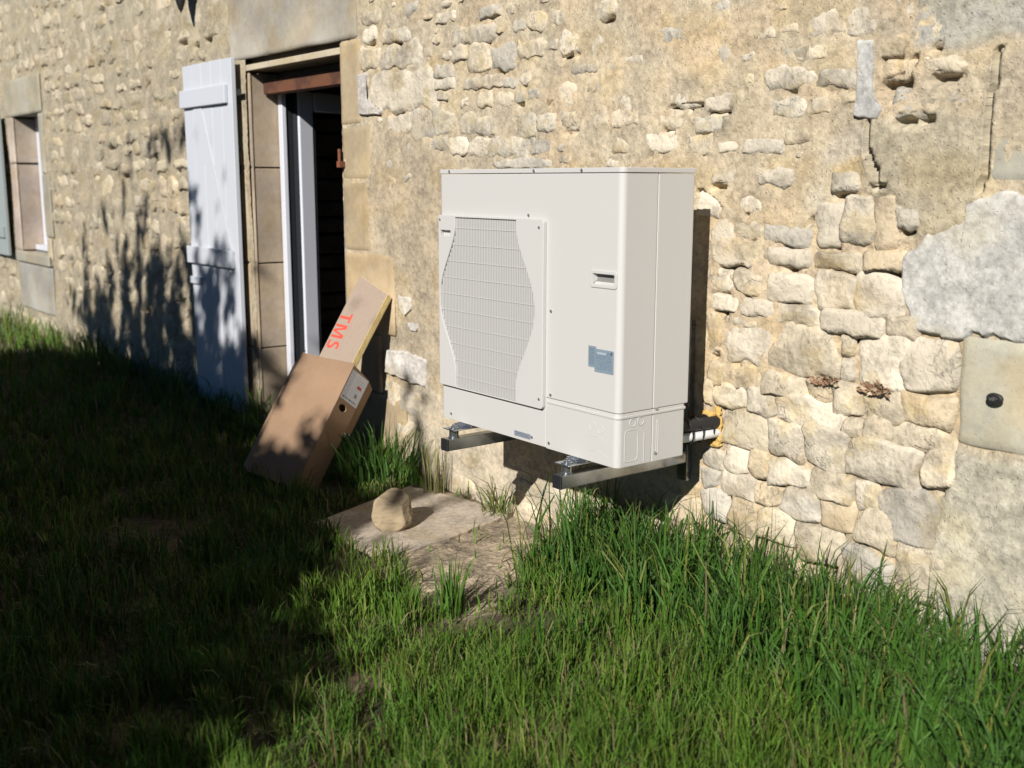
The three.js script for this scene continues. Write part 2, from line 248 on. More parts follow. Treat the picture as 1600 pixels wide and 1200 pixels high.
// ---------------------------------------------------------------- the house wall
const house = thing('stone_house', 'old house of pale rubble limestone with a doorway, a shutter and a small window', 'house');
const poly = (l) => { const o = []; for (let i = 0; i < l.length; i += 2) o.push(onWall(l[i], l[i + 1])); return o; };
function depthIn(pg, x, y) { // signed distance, positive inside
  let inside = false, d = 1e9;
  for (let i = 0, j = pg.length - 1; i < pg.length; j = i++) {
    const a = pg[i], b = pg[j];
    if ((a.y > y) !== (b.y > y) && x < (b.x - a.x) * (y - a.y) / (b.y - a.y) + a.x) inside = !inside;
    const ex = b.x - a.x, ey = b.y - a.y, t = clamp(((x - a.x) * ex + (y - a.y) * ey) / (ex * ex + ey * ey), 0, 1);
    d = Math.min(d, Math.hypot(x - a.x - ex * t, y - a.y - ey * t));
  }
  return inside ? d : -d;
}
const Z = {
  open: poly([1090, 335, 1200, 348, 1265, 352, 1292, 302, 1400, 296, 1432, 350, 1425, 420, 1410, 485, 1500, 530, 1492, 700, 1470, 780, 1440, 900, 1060, 870, 1080, 600]),
  render: poly([1352, 185, 1395, 180, 1535, 168, 1560, 80, 1545, 300, 1480, 375, 1405, 372, 1355, 300]),
  cast: poly([1490, 702, 1640, 735, 1700, 1100, 1430, 1000, 1462, 800]),
  brown: poly([590, 195, 640, 215, 700, 235, 700, 600, 640, 560, 617, 480, 600, 380, 580, 290]),
  low: poly([600, 600, 700, 600, 1040, 740, 1040, 900, 600, 800]),
  paleA: poly([1300, 215, 1348, 185, 1352, 250, 1310, 300, 1280, 330, 1240, 345, 1250, 300]),
  greyTop: poly([1432, -30, 1620, -30, 1620, 40, 1560, 60, 1500, 75, 1430, 70]),
  greyA: poly([1095, 165, 1145, 160, 1140, 205, 1105, 215]), greyB: poly([1055, 118, 1100, 118, 1100, 140, 1050, 140]),
  ochre: poly([1300, 262, 1345, 250, 1340, 300, 1302, 296]),
};
const zone = (pg, x, y, soft) => { const n = 0.05 * fbm(x * 6, y * 6, 2.1, 3); return smooth(-soft, soft, depthIn(pg, x, y) + n); };
const near = (pg) => { let b = [1e9, -1e9, 1e9, -1e9]; for (const p of pg) b = [Math.min(b[0], p.x), Math.max(b[1], p.x), Math.min(b[2], p.y), Math.max(b[3], p.y)]; return b; };
const ZB = Object.fromEntries(Object.entries(Z).map(([k, p]) => [k, near(p)]));
const zn = (k, x, y, soft = 0.02) => { const b = ZB[k]; return x < b[0] - 0.1 || x > b[1] + 0.1 || y < b[2] - 0.1 || y > b[3] + 0.1 ? 0 : zone(Z[k], x, y, soft); };
const axis = (stops) => { const o = []; for (let i = 0; i < stops.length - 1; i++) { const [a, st] = stops[i], b = stops[i + 1][0], n = Math.max(1, Math.round((b - a) / st)); for (let k = 0; k < n; k++) o.push(a + (b - a) * k / n); } o.push(stops[stops.length - 1][0]); return o; };
const X = axis([[-11, 0.05], [WIN.x0, 0.035], [WIN.x1, 0.028], [-5.2, 0.022], [-3.84, 0.01], [DOOR.x0, 0.02], [DOOR.x1, 0.013], [-1.2, 0.009], [1.15, 0.03], [1.9]]), Y = axis([[-0.25, 0.03], [0.05, 0.0095], [WIN.y0, 0.0095], [WIN.y1, 0.0095], [DOOR.top, 0.012], [2.45, 0.025], [3.5]]);
const NX = X.length, NY = Y.length, wallPos = new Float32Array(NX * NY * 3), wallCol = new Float32Array(NX * NY * 3), wallUv = new Float32Array(NX * NY * 2);
for (let j = 0; j < NY; j++) for (let i = 0; i < NX; i++) {
  const x = X[i], y = Y[j], k = j * NX + i;
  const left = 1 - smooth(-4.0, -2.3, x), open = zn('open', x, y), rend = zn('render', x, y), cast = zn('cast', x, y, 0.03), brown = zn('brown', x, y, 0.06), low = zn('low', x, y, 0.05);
  let z = -0.003 + 0.008 * fbm(x * 5, y * 5, 4.4, 4) + 0.004 * N3(x * 40, y * 40, 8.8) + 0.02 * N3(x * 0.9, y * 1.1, 1.1);
  z -= open * 0.008 + left * 0.002 - rend * 0.009 - brown * 0.006 - cast * 0.012;
  z += cast * 0.008 * fbm(x * 22, y * 22, 6.6, 3);
  let c = mix3([0.5, 0.42, 0.295], [0.47, 0.4, 0.29], smooth(-0.15, 0.2, N3(x * 2.3, y * 2.9, 9.1)));
  c = mix3(c, [0.51, 0.405, 0.27], 0.8 * smooth(0, 0.3, N3(x * 4.1, y * 5.3, 3.7)));
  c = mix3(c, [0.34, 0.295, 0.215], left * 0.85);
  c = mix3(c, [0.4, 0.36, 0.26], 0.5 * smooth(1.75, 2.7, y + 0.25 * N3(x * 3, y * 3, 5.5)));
  c = mix3(c, [0.52, 0.42, 0.29], open); c = mix3(c, [0.41, 0.36, 0.26], rend); c = mix3(c, [0.45, 0.42, 0.33], cast); c = mix3(c, [0.42, 0.35, 0.25], brown); c = mix3(c, [0.52, 0.45, 0.34], low);
  c = mix3(c, [0.5, 0.445, 0.35], zn('paleA', x, y) * 0.8); c = mix3(c, [0.36, 0.355, 0.32], zn('greyTop', x, y) * 0.9); c = mix3(c, [0.24, 0.215, 0.17], 0.8 * zn('greyA', x, y, 0.04)); c = mix3(c, [0.27, 0.24, 0.2], 0.7 * zn('greyB', x, y, 0.04)); c = mix3(c, [0.42, 0.3, 0.13], 0.7 * zn('ochre', x, y));
  const n = 1 + 0.22 * fbm(x * 11, y * 11, 7.7, 3); // patchy sand
  if (x > -3.835 && x < -3.772 && y < 2.1) z -= 0.14;
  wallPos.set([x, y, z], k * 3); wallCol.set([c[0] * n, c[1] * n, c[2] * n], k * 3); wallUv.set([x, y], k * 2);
}
const lower = (arr, v) => { let a = 0, b = arr.length; while (a < b) { const m = (a + b) >> 1; if (arr[m] < v) a = m + 1; else b = m; } return a; };
// open joints: the mortar has fallen out under some stones
for (const s of stones) if (s.gap) { const fl = s.thin ? 0.42 : 0.8;
  const bot = s.y - s.h / 2, sd = rr(0, 50), len = rr(0.5, 1), off = rr(-0.3, 0.3) * (1 - len), thick = rr(0.008, 0.017) * fl;
  for (let i = lower(X, s.x - s.w / 2); i < NX && X[i] < s.x + s.w / 2; i++) {
    const u = (X[i] - s.x) / (s.w / 2) - off, m = smooth(len, len * 0.7, Math.abs(u)) * smooth(-0.12, 0.15, N3(X[i] * 14, sd, 1.5)), t = thick * (0.5 + 1.2 * Math.abs(N3(X[i] * 20, sd, 4.5)) * 2);
    if (m <= 0) continue;
    for (let j = lower(Y, bot - 0.03); j < NY && Y[j] < bot + 0.03; j++) { const d = Math.abs(Y[j] - (bot - 0.009)); if (d < t + 0.009) wallPos[(j * NX + i) * 3 + 2] -= 0.045 * m * smooth(t + 0.009, t * 0.4, d); }
  }
}
const cracks = [[[1430, 95], [1405, 135], [1398, 160]], [[1355, 190], [1352, 240], [1368, 270], [1366, 300]], [[1560, 80], [1545, 170], [1538, 260], [1530, 300]], [[1290, 330], [1260, 352]], [[1090, 300], [1124, 330]], [[1100, 165], [1045, 172]], [[560, 108], [650, 98]], [[1380, 295], [1356, 292]]];
for (const cr of cracks) for (let q = 0; q < cr.length - 1; q++) for (let t = 0; t <= 1; t += 0.01) {
  const p = onWall(mix(cr[q][0], cr[q + 1][0], t), mix(cr[q][1], cr[q + 1][1], t)), i = lower(X, p.x + 0.006 * N3(t * 9, q, 2)), j = lower(Y, p.y);
  if (i < NX && j < NY) { const k = (j * NX + i) * 3 + 2; wallPos[k] = Math.min(wallPos[k], -0.03 - 0.02 * Math.abs(N3(t * 12, q * 3, 5))); }
}
const wallIdx = [];
for (let j = 0; j < NY - 1; j++) for (let i = 0; i < NX - 1; i++) {
  const cx = (X[i] + X[i + 1]) / 2, cy = (Y[j] + Y[j + 1]) / 2;
  if ((cx > DOOR.x0 && cx < DOOR.x1 && cy < DOOR.top) || (cx > WIN.x0 && cx < WIN.x1 && cy > WIN.y0 && cy < WIN.y1)) continue;
  const a = j * NX + i, b = a + NX; wallIdx.push(a, a + 1, b + 1, a, b + 1, b);
}
const wallGeo = new THREE.BufferGeometry();
wallGeo.setAttribute('position', new THREE.BufferAttribute(wallPos, 3)); wallGeo.setAttribute('color', new THREE.BufferAttribute(wallCol, 3)); wallGeo.setAttribute('uv', new THREE.BufferAttribute(wallUv, 2));
wallGeo.setIndex(wallIdx); wallGeo.computeVertexNormals();
const wall = part('wall', wallGeo, M.mortar, house);
stones.sort((a, b) => b.area - a.area);
stones.slice(0, 295).forEach((s) => part('stone', s.g, M.stone, wall));
const rest = part('small_stones', stones.slice(295).map((s) => s.g), M.stone, wall); rest.userData.kind = 'stuff';
// the body of the wall behind its face, and the dark rooms behind it
{
  const b = (x0, x1, y0, y1, z0, z1) => boxBetween(x0, x1, y0, y1, z0, z1, 0.001), zi = -0.5, zo = -0.075;
  const m = 0.03, core = [b(-11, WIN.x0 - m, -0.25, 3.5, zi, zo), b(WIN.x0 - m, WIN.x1 + m, -0.25, WIN.y0 - m, zi, zo), b(WIN.x0 - m, WIN.x1 + m, WIN.y1 + m, 3.5, zi, zo), b(WIN.x1 + m, -4.35, -0.25, 3.5, zi, zo), b(-4.35, -3.84, -0.25, 3.5, -0.27, zo), b(-3.84, DOOR.x0 - m, -0.25, 3.5, -0.27, -0.16), b(DOOR.x0 - m, DOOR.x1 + m, 2.16, 3.5, zi, -0.1), b(DOOR.x1 + m, 1.9, -0.25, 3.5, zi, zo)];
  core.push(b(-11, 1.9, -0.25, 3.5, -4.3, -4.0), b(-11, -10.7, -0.25, 3.5, -4, zi), b(1.6, 1.9, -0.25, 3.5, -4, zi), b(-10.7, 1.6, 2.7, 2.9, -4, zi), b(-10.7, 1.6, -0.25, 0.02, -4, zi), b(-5.2, -5.0, 0.02, 2.7, -4, zi));
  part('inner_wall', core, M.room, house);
  // roof slab over the rooms
  part('roof', b(-11.2, 2.1, 3.5, 3.62, -4.6, -0.02), M.room, house);
}
// dressed blocks: jambs, lintels, quoins
const block = (name, x0, x1, y0, y1, zf, zb, col, o = {}) => {
  const w = x1 - x0, h = y1 - y0, face = stoneGeo((x0 + x1) / 2, (y0 + y1) / 2, w, h, { proud: 0, depth: 0.012, round: 40, flat: 0.96, warp: 0.012, rough: 0.1, chips: 0, skew: 0.008, tilt: 0.001, col, tint: 0.07, nx: clamp(Math.round(w / 0.03), 8, 30), ny: clamp(Math.round(h / 0.03), 8, 24), ...o });
  face.translate(0, 0, zf);
  const body = boxBetween(x0 + 0.006, x1 - 0.006, y0 + 0.006, y1 - 0.006, zb, zf - 0.008, 0.004); if (body.index) throw 0; const n = body.attributes.position.count, cc = new Float32Array(n * 3);
  for (let i = 0; i < n; i++) cc.set(col, i * 3);
  body.setAttribute('color', new THREE.BufferAttribute(cc, 3));
  return part(name, [face, body], M.ashlar, house);
};
const jc = [0.43, 0.345, 0.225], jg = [0.37, 0.345, 0.3], jr = [0.38, 0.31, 0.235];
block('lintel', -3.835, -2.375, 2.062, 2.5, 0.012, -0.03, [0.36, 0.335, 0.285], { tint: 0.16, rough: 0.25 });
block('lintel_ledge', DOOR.x0 - 0.03, DOOR.x1 + 0.02, 1.998, 2.034, -0.004, -0.45, [0.46, 0.4, 0.3]);
part('lintel_core', [boxBetween(-3.82, -2.39, 2.036, 2.5, -0.49, -0.05, 0.002)], M.room, house);
for (const [x0, x1, y0, y1, c] of [[-2.548, -2.36, 1.66, 2.055, jc], [-2.548, -2.275, 1.395, 1.652, [0.42, 0.34, 0.22]], [-2.548, -2.305, 1.05, 1.388, jc], [-2.548, -2.09, 0.66, 1.043, [0.44, 0.345, 0.22]], [-2.548, -2.22, 0.36, 0.653, [0.42, 0.345, 0.235]], [-2.548, -2.0, 0.02, 0.353, jc]]) block('jamb_stone', x0, x1, y0, y1, 0.006, -0.42, c);
for (const [x0, x1, y0, y1] of [[-3.768, DOOR.x0, 1.47, 2.055], [-3.766, DOOR.x0, 0.92, 1.463], [-3.768, DOOR.x0, 0.42, 0.913], [-3.765, DOOR.x0, -0.02, 0.413]]) {
  const wx = x1 - 0.05; // the rebate for the shutter is cut into the outer edge
  block('jamb_stone', x0, wx, y0 - 0.002, y1 + 0.002, 0.004, -0.26, [0.4, 0.33, 0.235]);
  block('jamb_stone', wx + 0.002, x1 + 0.006, y0 - 0.007, Math.min(y1 + 0.004, 1.994), -0.012, -0.26, jr);
}
block('sill_stone', DOOR.x0 - 0.05, DOOR.x1 + 0.1, -0.1, 0.02, 0.02, -0.5, jg);
// quoins and patches at the right
const wp = (a, b) => onWall(a, b);
{ const a = wp(1540, 285), b = wp(1552, 70); block('quoin', a.x + 0.005, 1.35, a.y, b.y, 0.001, -0.3, [0.42, 0.405, 0.33], { warp: 0.035, tint: 0.12 }); }
{ const a = wp(1492, 692), b = wp(1503, 524); block('quoin', a.x, 1.4, a.y, b.y, 0.002, -0.3, [0.43, 0.415, 0.34], { warp: 0.03, tint: 0.12 }); }
function patch(name, pts, zOut, mat, col, label, jag = 0.02) {
  const base = poly(pts), cx = base.reduce((s, p) => s + p.x, 0) / base.length, cy = base.reduce((s, p) => s + p.y, 0) / base.length, ring = [];
  for (let i = 0; i < base.length; i++) { const a = base[i], b = base[(i + 1) % base.length], L = Math.hypot(b.x - a.x, b.y - a.y), n = Math.max(2, Math.ceil(L / 0.02)); for (let k = 0; k < n; k++) { const x = mix(a.x, b.x, k / n), y = mix(a.y, b.y, k / n); ring.push([x + jag * fbm(x * 18, y * 18, 3.1, 3), y + jag * fbm(x * 18, y * 18, 13.1, 3)]); } }
  const R = 16, pos = [], cs = [], uv = [], idx = [], n = ring.length;
  for (let r = 0; r <= R; r++) for (let i = 0; i < n; i++) {
    const t = 1 - Math.pow(1 - r / R, 1.6), x = mix(cx, ring[i][0], t), y = mix(cy, ring[i][1], t), e = smooth(0.95, 1, t);
    pos.push(x, y, mix(zOut + 0.016 * fbm(x * 7, y * 7, 2.2, 4) + 0.002 * N3(x * 50, y * 70, 1), -0.01, e)); uv.push(x, y);
    const k = 1 + 0.14 * fbm(x * 6, y * 9, 6.1, 3); cs.push(col[0] * k, col[1] * k, col[2] * k);
  }
  for (let r = 0; r < R; r++) for (let i = 0; i < n; i++) { const a = r * n + i, b = r * n + (i + 1) % n, c = a + n, d = b + n; idx.push(a, c, d, a, d, b); }
  const g = new THREE.BufferGeometry(); g.setAttribute('position', new THREE.Float32BufferAttribute(pos, 3)); g.setAttribute('color', new THREE.Float32BufferAttribute(cs, 3)); g.setAttribute('uv', new THREE.Float32BufferAttribute(uv, 2)); g.setIndex(idx); g.computeVertexNormals();
  if (g.attributes.normal.getZ(0) < 0) { for (let i = 0; i < idx.length; i += 3) { const q = idx[i]; idx[i] = idx[i + 1]; idx[i + 1] = q; } g.setIndex(idx); g.computeVertexNormals(); }
  const m = part(name, g, mat, wall); if (label) m.userData.label = label; return m;
}
patch('cement_patch', [1408, 432, 1418, 388, 1470, 366, 1525, 306, 1640, 290, 1640, 540, 1517, 524, 1486, 538, 1430, 514, 1411, 475], 0.001, M.cement, [0.5, 0.49, 0.455], 'grey cement patch with a ragged edge', 0.05);
patch('cement_patch', [1340, 60, 1366, 58, 1368, 150, 1378, 170, 1372, 190, 1335, 185, 1342, 140], 0.01, M.cement, [0.48, 0.475, 0.45], 'narrow upright band of grey cement', 0.012);
patch('lime_patch', [603, 545, 640, 550, 668, 562, 664, 606, 632, 592, 602, 582], 0.01, M.cement, [0.58, 0.55, 0.51], 'white lime patch', 0.02);
patch('lime_patch', [622, 462, 642, 466, 645, 480, 634, 492, 624, 482], 0.008, M.cement, [0.55, 0.52, 0.47], null, 0.015);
patch('lime_patch', [638, 503, 654, 506, 652, 518, 642, 516], 0.008, M.cement, [0.55, 0.52, 0.49], null, 0.012);
patch('lime_patch', [560, 115, 572, 112, 575, 168, 598, 172, 596, 180, 563, 180], 0.012, M.cement, [0.5, 0.47, 0.44], null, 0.008);
// window far left
{
  const lw = [0.33, 0.31, 0.25];
  block('lintel', WIN.x0 - 0.2, WIN.x1 + 0.11, WIN.y1 - 0.005, WIN.y1 + 0.32, 0.012, -0.45, lw);
  block('jamb_stone', WIN.x1, WIN.x1 + 0.12, 1.45, WIN.y1 - 0.012, 0.008, -0.35, lw); block('jamb_stone', WIN.x1, WIN.x1 + 0.2, 0.9, 1.443, 0.01, -0.35, lw); block('jamb_stone', WIN.x1, WIN.x1 + 0.12, 0.7, 0.893, 0.006, -0.35, [0.38, 0.33, 0.24]);
  block('jamb_stone', WIN.x0 - 0.16, WIN.x0 + 0.03, 1.55, WIN.y1 - 0.012, 0.004, -0.35, [0.42, 0.36, 0.3]); block('jamb_stone', WIN.x0 - 0.16, WIN.x0 + 0.03, WIN.y0, 1.543, 0.004, -0.35, [0.42, 0.35, 0.3]);
  block('sill_stone', WIN.x0 - 0.12, WIN.x1 + 0.1, 0.64, WIN.y0 - 0.003, 0.03, -0.35, lw); block('cement_panel', WIN.x0 - 0.1, WIN.x1 + 0.1, 0.2, 0.635, 0.01, -0.07, [0.33, 0.32, 0.29]);
  const f = [], zf = -0.2, t = 0.075, x0 = WIN.x0 + 0.03, x1 = WIN.x1 - 0.0, y0 = WIN.y0 + 0.005, y1 = WIN.y1 - 0.005;
  f.push(boxBetween(x0, x0 + t, y0, y1, zf - 0.06, zf, 0.006), boxBetween(x1 - t, x1, y0, y1, zf - 0.06, zf, 0.006), boxBetween(x0 + t, x1 - t, y1 - t, y1, zf - 0.06, zf, 0.006), boxBetween(x0 + t, x1 - t, y0, y0 + t, zf - 0.06, zf, 0.006), boxBetween((x0 + x1) / 2 - 0.05, (x0 + x1) / 2 + 0.05, y0 + t, y1 - t, zf - 0.05, zf + 0.01, 0.006));
  const w = part('window', f, M.pvc, house);
  for (const [a, b] of [[x0 + t, (x0 + x1) / 2 - 0.05], [(x0 + x1) / 2 + 0.05, x1 - t]]) part('pane', new THREE.PlaneGeometry(b - a, y1 - y0 - 2 * t).translate((a + b) / 2, (y0 + y1) / 2, zf - 0.03), M.glass, w);
  part('sill', boxBetween(x0, x1, y0 - 0.002, y0 + 0.05, zf + 0.002, zf + 0.08, 0.01), M.pvc, w);
}
// white frame and open leaf in the doorway
{
  const zf = -0.185, xl = DOOR.x0 + 0.008, f = [boxBetween(xl, xl + 0.05, 0.03, 1.925, zf - 0.03, zf, 0.006), boxBetween(xl, xl + 0.03, 0.03, 1.925, zf - 0.075, zf - 0.031, 0.004), boxBetween(DOOR.x1 - 0.06, DOOR.x1 - 0.004, 0.03, 1.925, zf - 0.075, zf, 0.006)];
  const frame = part('door_frame', f, M.pvc, house);
  part('gasket', [boxBetween(xl + 0.031, xl + 0.04, 0.03, 1.92, zf - 0.07, zf - 0.032, 0.002)], M.gasket, frame);
  // leaf swung inwards about its left edge
  const a = THREE.MathUtils.degToRad(102), leafW = 0.5, th = 0.07, y0 = 0.05, y1 = 1.9, ox = xl + 0.05, oz = zf - 0.075;
  const turn = (g) => { g.rotateY(a); g.translate(ox, 0, oz); return g; };
  const leaf = part('door_leaf', [turn(boxBetween(0.012, 0.115, y0, y1, -th / 2, th / 2, 0.008)), turn(boxBetween(leafW - 0.11, leafW, y0, y1, -th / 2, th / 2, 0.008)), turn(boxBetween(0.125, leafW - 0.11, y1 - 0.11, y1, -th / 2, th / 2, 0.008)), turn(boxBetween(0.125, leafW - 0.11, y0, y0 + 0.16, -th / 2, th / 2, 0.008))], M.pvc, house);
  part('pane', turn(new THREE.PlaneGeometry(leafW - 0.235, y1 - y0 - 0.27).translate((0.125 + leafW - 0.11) / 2, (y0 + 0.16 + y1 - 0.11) / 2, 0)), M.glass, leaf);
  part('gasket', turn(boxBetween(0.0, 0.011, y0, y1, -0.025, 0.02, 0.002)), M.gasket, leaf);
  part('gasket', turn(boxBetween(0.126, 0.132, y0 + 0.16, y1 - 0.11, 0.012, 0.03, 0.002)), M.gasket, leaf);
  // rusty angle bar across the head of the doorway, dark boards above it
  const bar = part('iron_bar', [boxBetween(DOOR.x0 + 0.01, DOOR.x1 + 0.05, 1.876, 1.95, -0.112, -0.099, 0.003), boxBetween(DOOR.x0 + 0.01, DOOR.x1 + 0.05, 1.876, 1.888, -0.18, -0.112, 0.003)], M.rust, house); bar.userData.label = 'rusty brown angle bar';
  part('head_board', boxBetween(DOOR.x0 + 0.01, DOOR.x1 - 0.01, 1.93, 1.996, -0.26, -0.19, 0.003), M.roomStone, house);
  // stones of the inner jamb seen in the dark
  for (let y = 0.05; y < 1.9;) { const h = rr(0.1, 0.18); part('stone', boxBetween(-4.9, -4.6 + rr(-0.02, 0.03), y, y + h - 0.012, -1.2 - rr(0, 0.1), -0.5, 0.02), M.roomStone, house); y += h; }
}
// iron pintles
for (const [x, y] of [[-3.758, 1.47], [-3.755, 0.55], [-2.528, 1.5]]) { const h = part('hinge_pin', [cyl(0.008, 0.09, 'y', x + 0.0, y, 0.03), boxBetween(x - 0.014, x + 0.014, y - 0.045, y - 0.014, -0.02, 0.04, 0.003)], M.hinge, house); h.userData.label = 'rusty iron hinge pin'; }
// shutters folded back against the wall
function shutter(x0, x1, y0, y1, mat, label, nPlank, yTop, yLow, brace) {
  const s = new THREE.Group(); s.name = numbered('shutter'); house.add(s); s.userData.label = label;
  const w = (x1 - x0) / nPlank, z = 0.045, th = 0.028;
  for (let i = 0; i < nPlank; i++) part('plank', boxBetween(x0 + i * w + 0.0008, x0 + (i + 1) * w - 0.0008, y0 + rr(-0.003, 0.003), y1 + rr(-0.002, 0.002), z, z + th + rr(-0.001, 0.001), 0.004), mat, s);
  for (const y of [yTop, yLow]) part('batten', boxBetween(x0 - 0.012, x1 - 0.055, y, y + 0.105, z + th, z + th + 0.024, 0.005), mat, s);
  if (brace) {
    const a = new THREE.Vector2(x0 + 0.15, yTop - 0.002), b = new THREE.Vector2(x1 - 0.16, yLow + 0.107), sh = new THREE.Shape([a, new THREE.Vector2(a.x + 0.13, a.y), new THREE.Vector2(b.x + 0.08, b.y), new THREE.Vector2(b.x - 0.05, b.y)]);
    part('brace', new THREE.ExtrudeGeometry(sh, { depth: 0.0025, bevelEnabled: true, bevelSize: 0.001, bevelThickness: 0.001, bevelSegments: 1 }).translate(0, 0, z + th + 0.0015), mat, s);
    part('hinge_strap', boxBetween(x1 - 0.3, x1 + 0.05, yTop + 0.04, yTop + 0.075, z - 0.009, z - 0.002, 0.002), M.iron, s);
    part('latch', [boxBetween(x0 + 0.0, x0 + 0.17, yLow - 0.13, yLow - 0.085, z + th + 0.002, z + th + 0.016, 0.004)], mat, s);
  }
  return s;
}
shutter(onWall(285, 110, 0.07).x, onWall(361, 100, 0.07).x, 0.02, onWall(322, 97, 0.07).y, M.paint, 'white plank shutter folded back beside the doorway', 5, onWall(322, 165, 0.09).y, onWall(330, 415, 0.09).y, true);
shutter(-9.75, -8.96, 0.68, 2.0, M.paintBlue, 'pale grey-blue shutter beside the far window', 5, 1.7, 0.85, false);

// black fitting hanging in from the top edge, ring in the quoin, dry plants in the joints
{
  const g = new THREE.LatheGeometry([[0.001, -0.11], [0.018, -0.09], [0.035, -0.05], [0.06, 0.02], [0.085, 0.1], [0.09, 0.2], [0.001, 0.22]].map((p) => new THREE.Vector2(...p)), 20); g.scale(1, 1, 0.7); g.translate(-4.29, 2.49, 0.1);
  const l = thing('wall_fitting', 'black pointed iron fitting hanging from the wall above the white shutter', 'wall fitting'); part('pointed_end', g, M.iron, l); part('bracket', boxBetween(-4.32, -4.26, 2.6, 2.64, -0.02, 0.1, 0.004), M.iron, l);
}
{
  const p = onWall(1562, 621), r = thing('iron_ring', 'small black iron ring stub set in the dressed stone block at the right', 'iron ring', [p.x, p.y, 0.018]);
  part('ring', new THREE.TorusGeometry(0.013, 0.007, 8, 18).scale(1.2, 0.75, 1).translate(0, 0, 0.006), M.iron, r); part('stub', cyl(0.006, 0.02, 'z', 0, 0, 0.006), M.screw, r);
}

// ---------------------------------------------------------------- ground
const pd = poly2([610, 890, 650, 935, 700, 965, 760, 955, 815, 905, 840, 870, 885, 848, 850, 810, 800, 800, 690, 770, 640, 770]);
function poly2(l) { const o = []; for (let i = 0; i < l.length; i += 2) { const p = onGround(l[i], l[i + 1]); o.push({ x: p.x, y: p.z }); } return o; }
const soilSpots = [[970, 1040, 0.11], [745, 975, 0.14], [520, 1090, 0.1], [240, 830, 0.22], [550, 905, 0.14], [655, 1000, 0.07], [860, 970, 0.06]].map(([a, b, r]) => { const p = onGround(a, b); return [p.x, p.z, r]; });
const bare = (x, z) => { let b = smooth(-0.05, 0.05, depthIn(pd, x, z) + 0.08 * fbm(x * 7, z * 7, 1.3, 3)); for (const [sx, sz, r] of soilSpots) b = Math.max(b, 0.85 * smooth(r * 1.3, r * 0.5, Math.hypot(x - sx, (z - sz)) + 0.08 * fbm(x * 12, z * 12, 5, 3))); return b; };
const groundY = (x, z) => 0.035 * fbm(x * 1.1, z * 1.1, 9.2, 3) + 0.012 * fbm(x * 8, z * 8, 2.2, 3) - 0.02 * smooth(-2, -4, x) + 0.02 * smooth(-0.2, 0.8, x) * (1 - smooth(0, 0.6, z));
{
  const gx = axis([[-400, 60], [-40, 4], [-12, 0.15], [-4, 0.03], [-2.2, 0.014], [1.4, 0.05], [4, 1], [40, 60], [400]]), gz = axis([[-400, 80], [-40, 8], [-4.4, 0.5], [-0.12, 0.014], [1.4, 0.03], [3.2, 0.3], [14, 6], [60, 60], [400]]);
  const pos = [], cs = [], uv = [], idx = [], w = gx.length;
  for (const z of gz) for (const x of gx) {
    const dust = smooth(-0.06, 0.05, depthIn(pd, x, z) + 0.08 * fbm(x * 7, z * 7, 1.3, 3)), near = Math.abs(x) < 14 && z < 14 && z > -0.5;
    pos.push(x, near ? groundY(x, z) + dust * 0.006 * fbm(x * 22, z * 22, 3, 3) : -0.02, z); uv.push(x, z);
    let c = mix3([0.085, 0.068, 0.04], [0.15, 0.115, 0.07], smooth(-0.2, 0.3, fbm(x * 5, z * 5, 3.3, 3)));
    if (!near) c = [0.05, 0.08, 0.025];
    c = mix3(c, [0.5, 0.43, 0.33], dust); cs.push(...c);
  }
  for (let j = 0; j < gz.length - 1; j++) for (let i = 0; i < w - 1; i++) { const a = j * w + i, b = a + w; idx.push(a, b, b + 1, a, b + 1, a + 1); }
  const g = new THREE.BufferGeometry(); g.setAttribute('position', new THREE.Float32BufferAttribute(pos, 3)); g.setAttribute('color', new THREE.Float32BufferAttribute(cs, 3)); g.setAttribute('uv', new THREE.Float32BufferAttribute(uv, 2)); g.setIndex(idx); g.computeVertexNormals();
  const m = part('ground', g, M.soil, scene); m.userData.kind = 'structure'; m.userData.label = 'brown soil with a pale dusty bare patch beside the slab';
}
// slab and boulder
const slabPts = poly2([490, 822, 596, 878, 700, 845, 800, 806, 700, 778, 640, 764]);
{
  const sh = new THREE.Shape(); const n = slabPts.length; let first = true;
  for (let i = 0; i < n; i++) { const a = slabPts[i], b = slabPts[(i + 1) % n], L = Math.hypot(b.x - a.x, b.y - a.y), k = Math.ceil(L / 0.04), rough = i === 0 || i === 5 ? 0.004 : 0.02; for (let q = 0; q < k; q++) { const x = mix(a.x, b.x, q / k) + rough * fbm(a.x + q * 0.7, i, 2, 2), y = mix(a.y, b.y, q / k) + rough * fbm(a.y + q * 0.7, i, 7, 2); first ? sh.moveTo(x, -y) : sh.lineTo(x, -y); first = false; } }
  const g = new THREE.ExtrudeGeometry(sh, { depth: 0.075, bevelEnabled: true, bevelSize: 0.004, bevelThickness: 0.004, bevelSegments: 2 }); g.rotateX(-Math.PI / 2); g.translate(0, -0.065, 0); boxUV(g);
  const cc = new Float32Array(g.attributes.position.count * 3); for (let i = 0; i < cc.length / 3; i++) { const x = g.attributes.position.getX(i), z = g.attributes.position.getZ(i), k = 1 + 0.2 * fbm(x * 4, z * 4, 2, 3); cc.set([0.48 * k, 0.41 * k, 0.33 * k], i * 3); }
  g.setAttribute('color', new THREE.BufferAttribute(cc, 3));
  tag(part('stone_slab', g, M.cement, scene), 'flat beige stone slab on the ground under the boulder', 'stone slab');
}
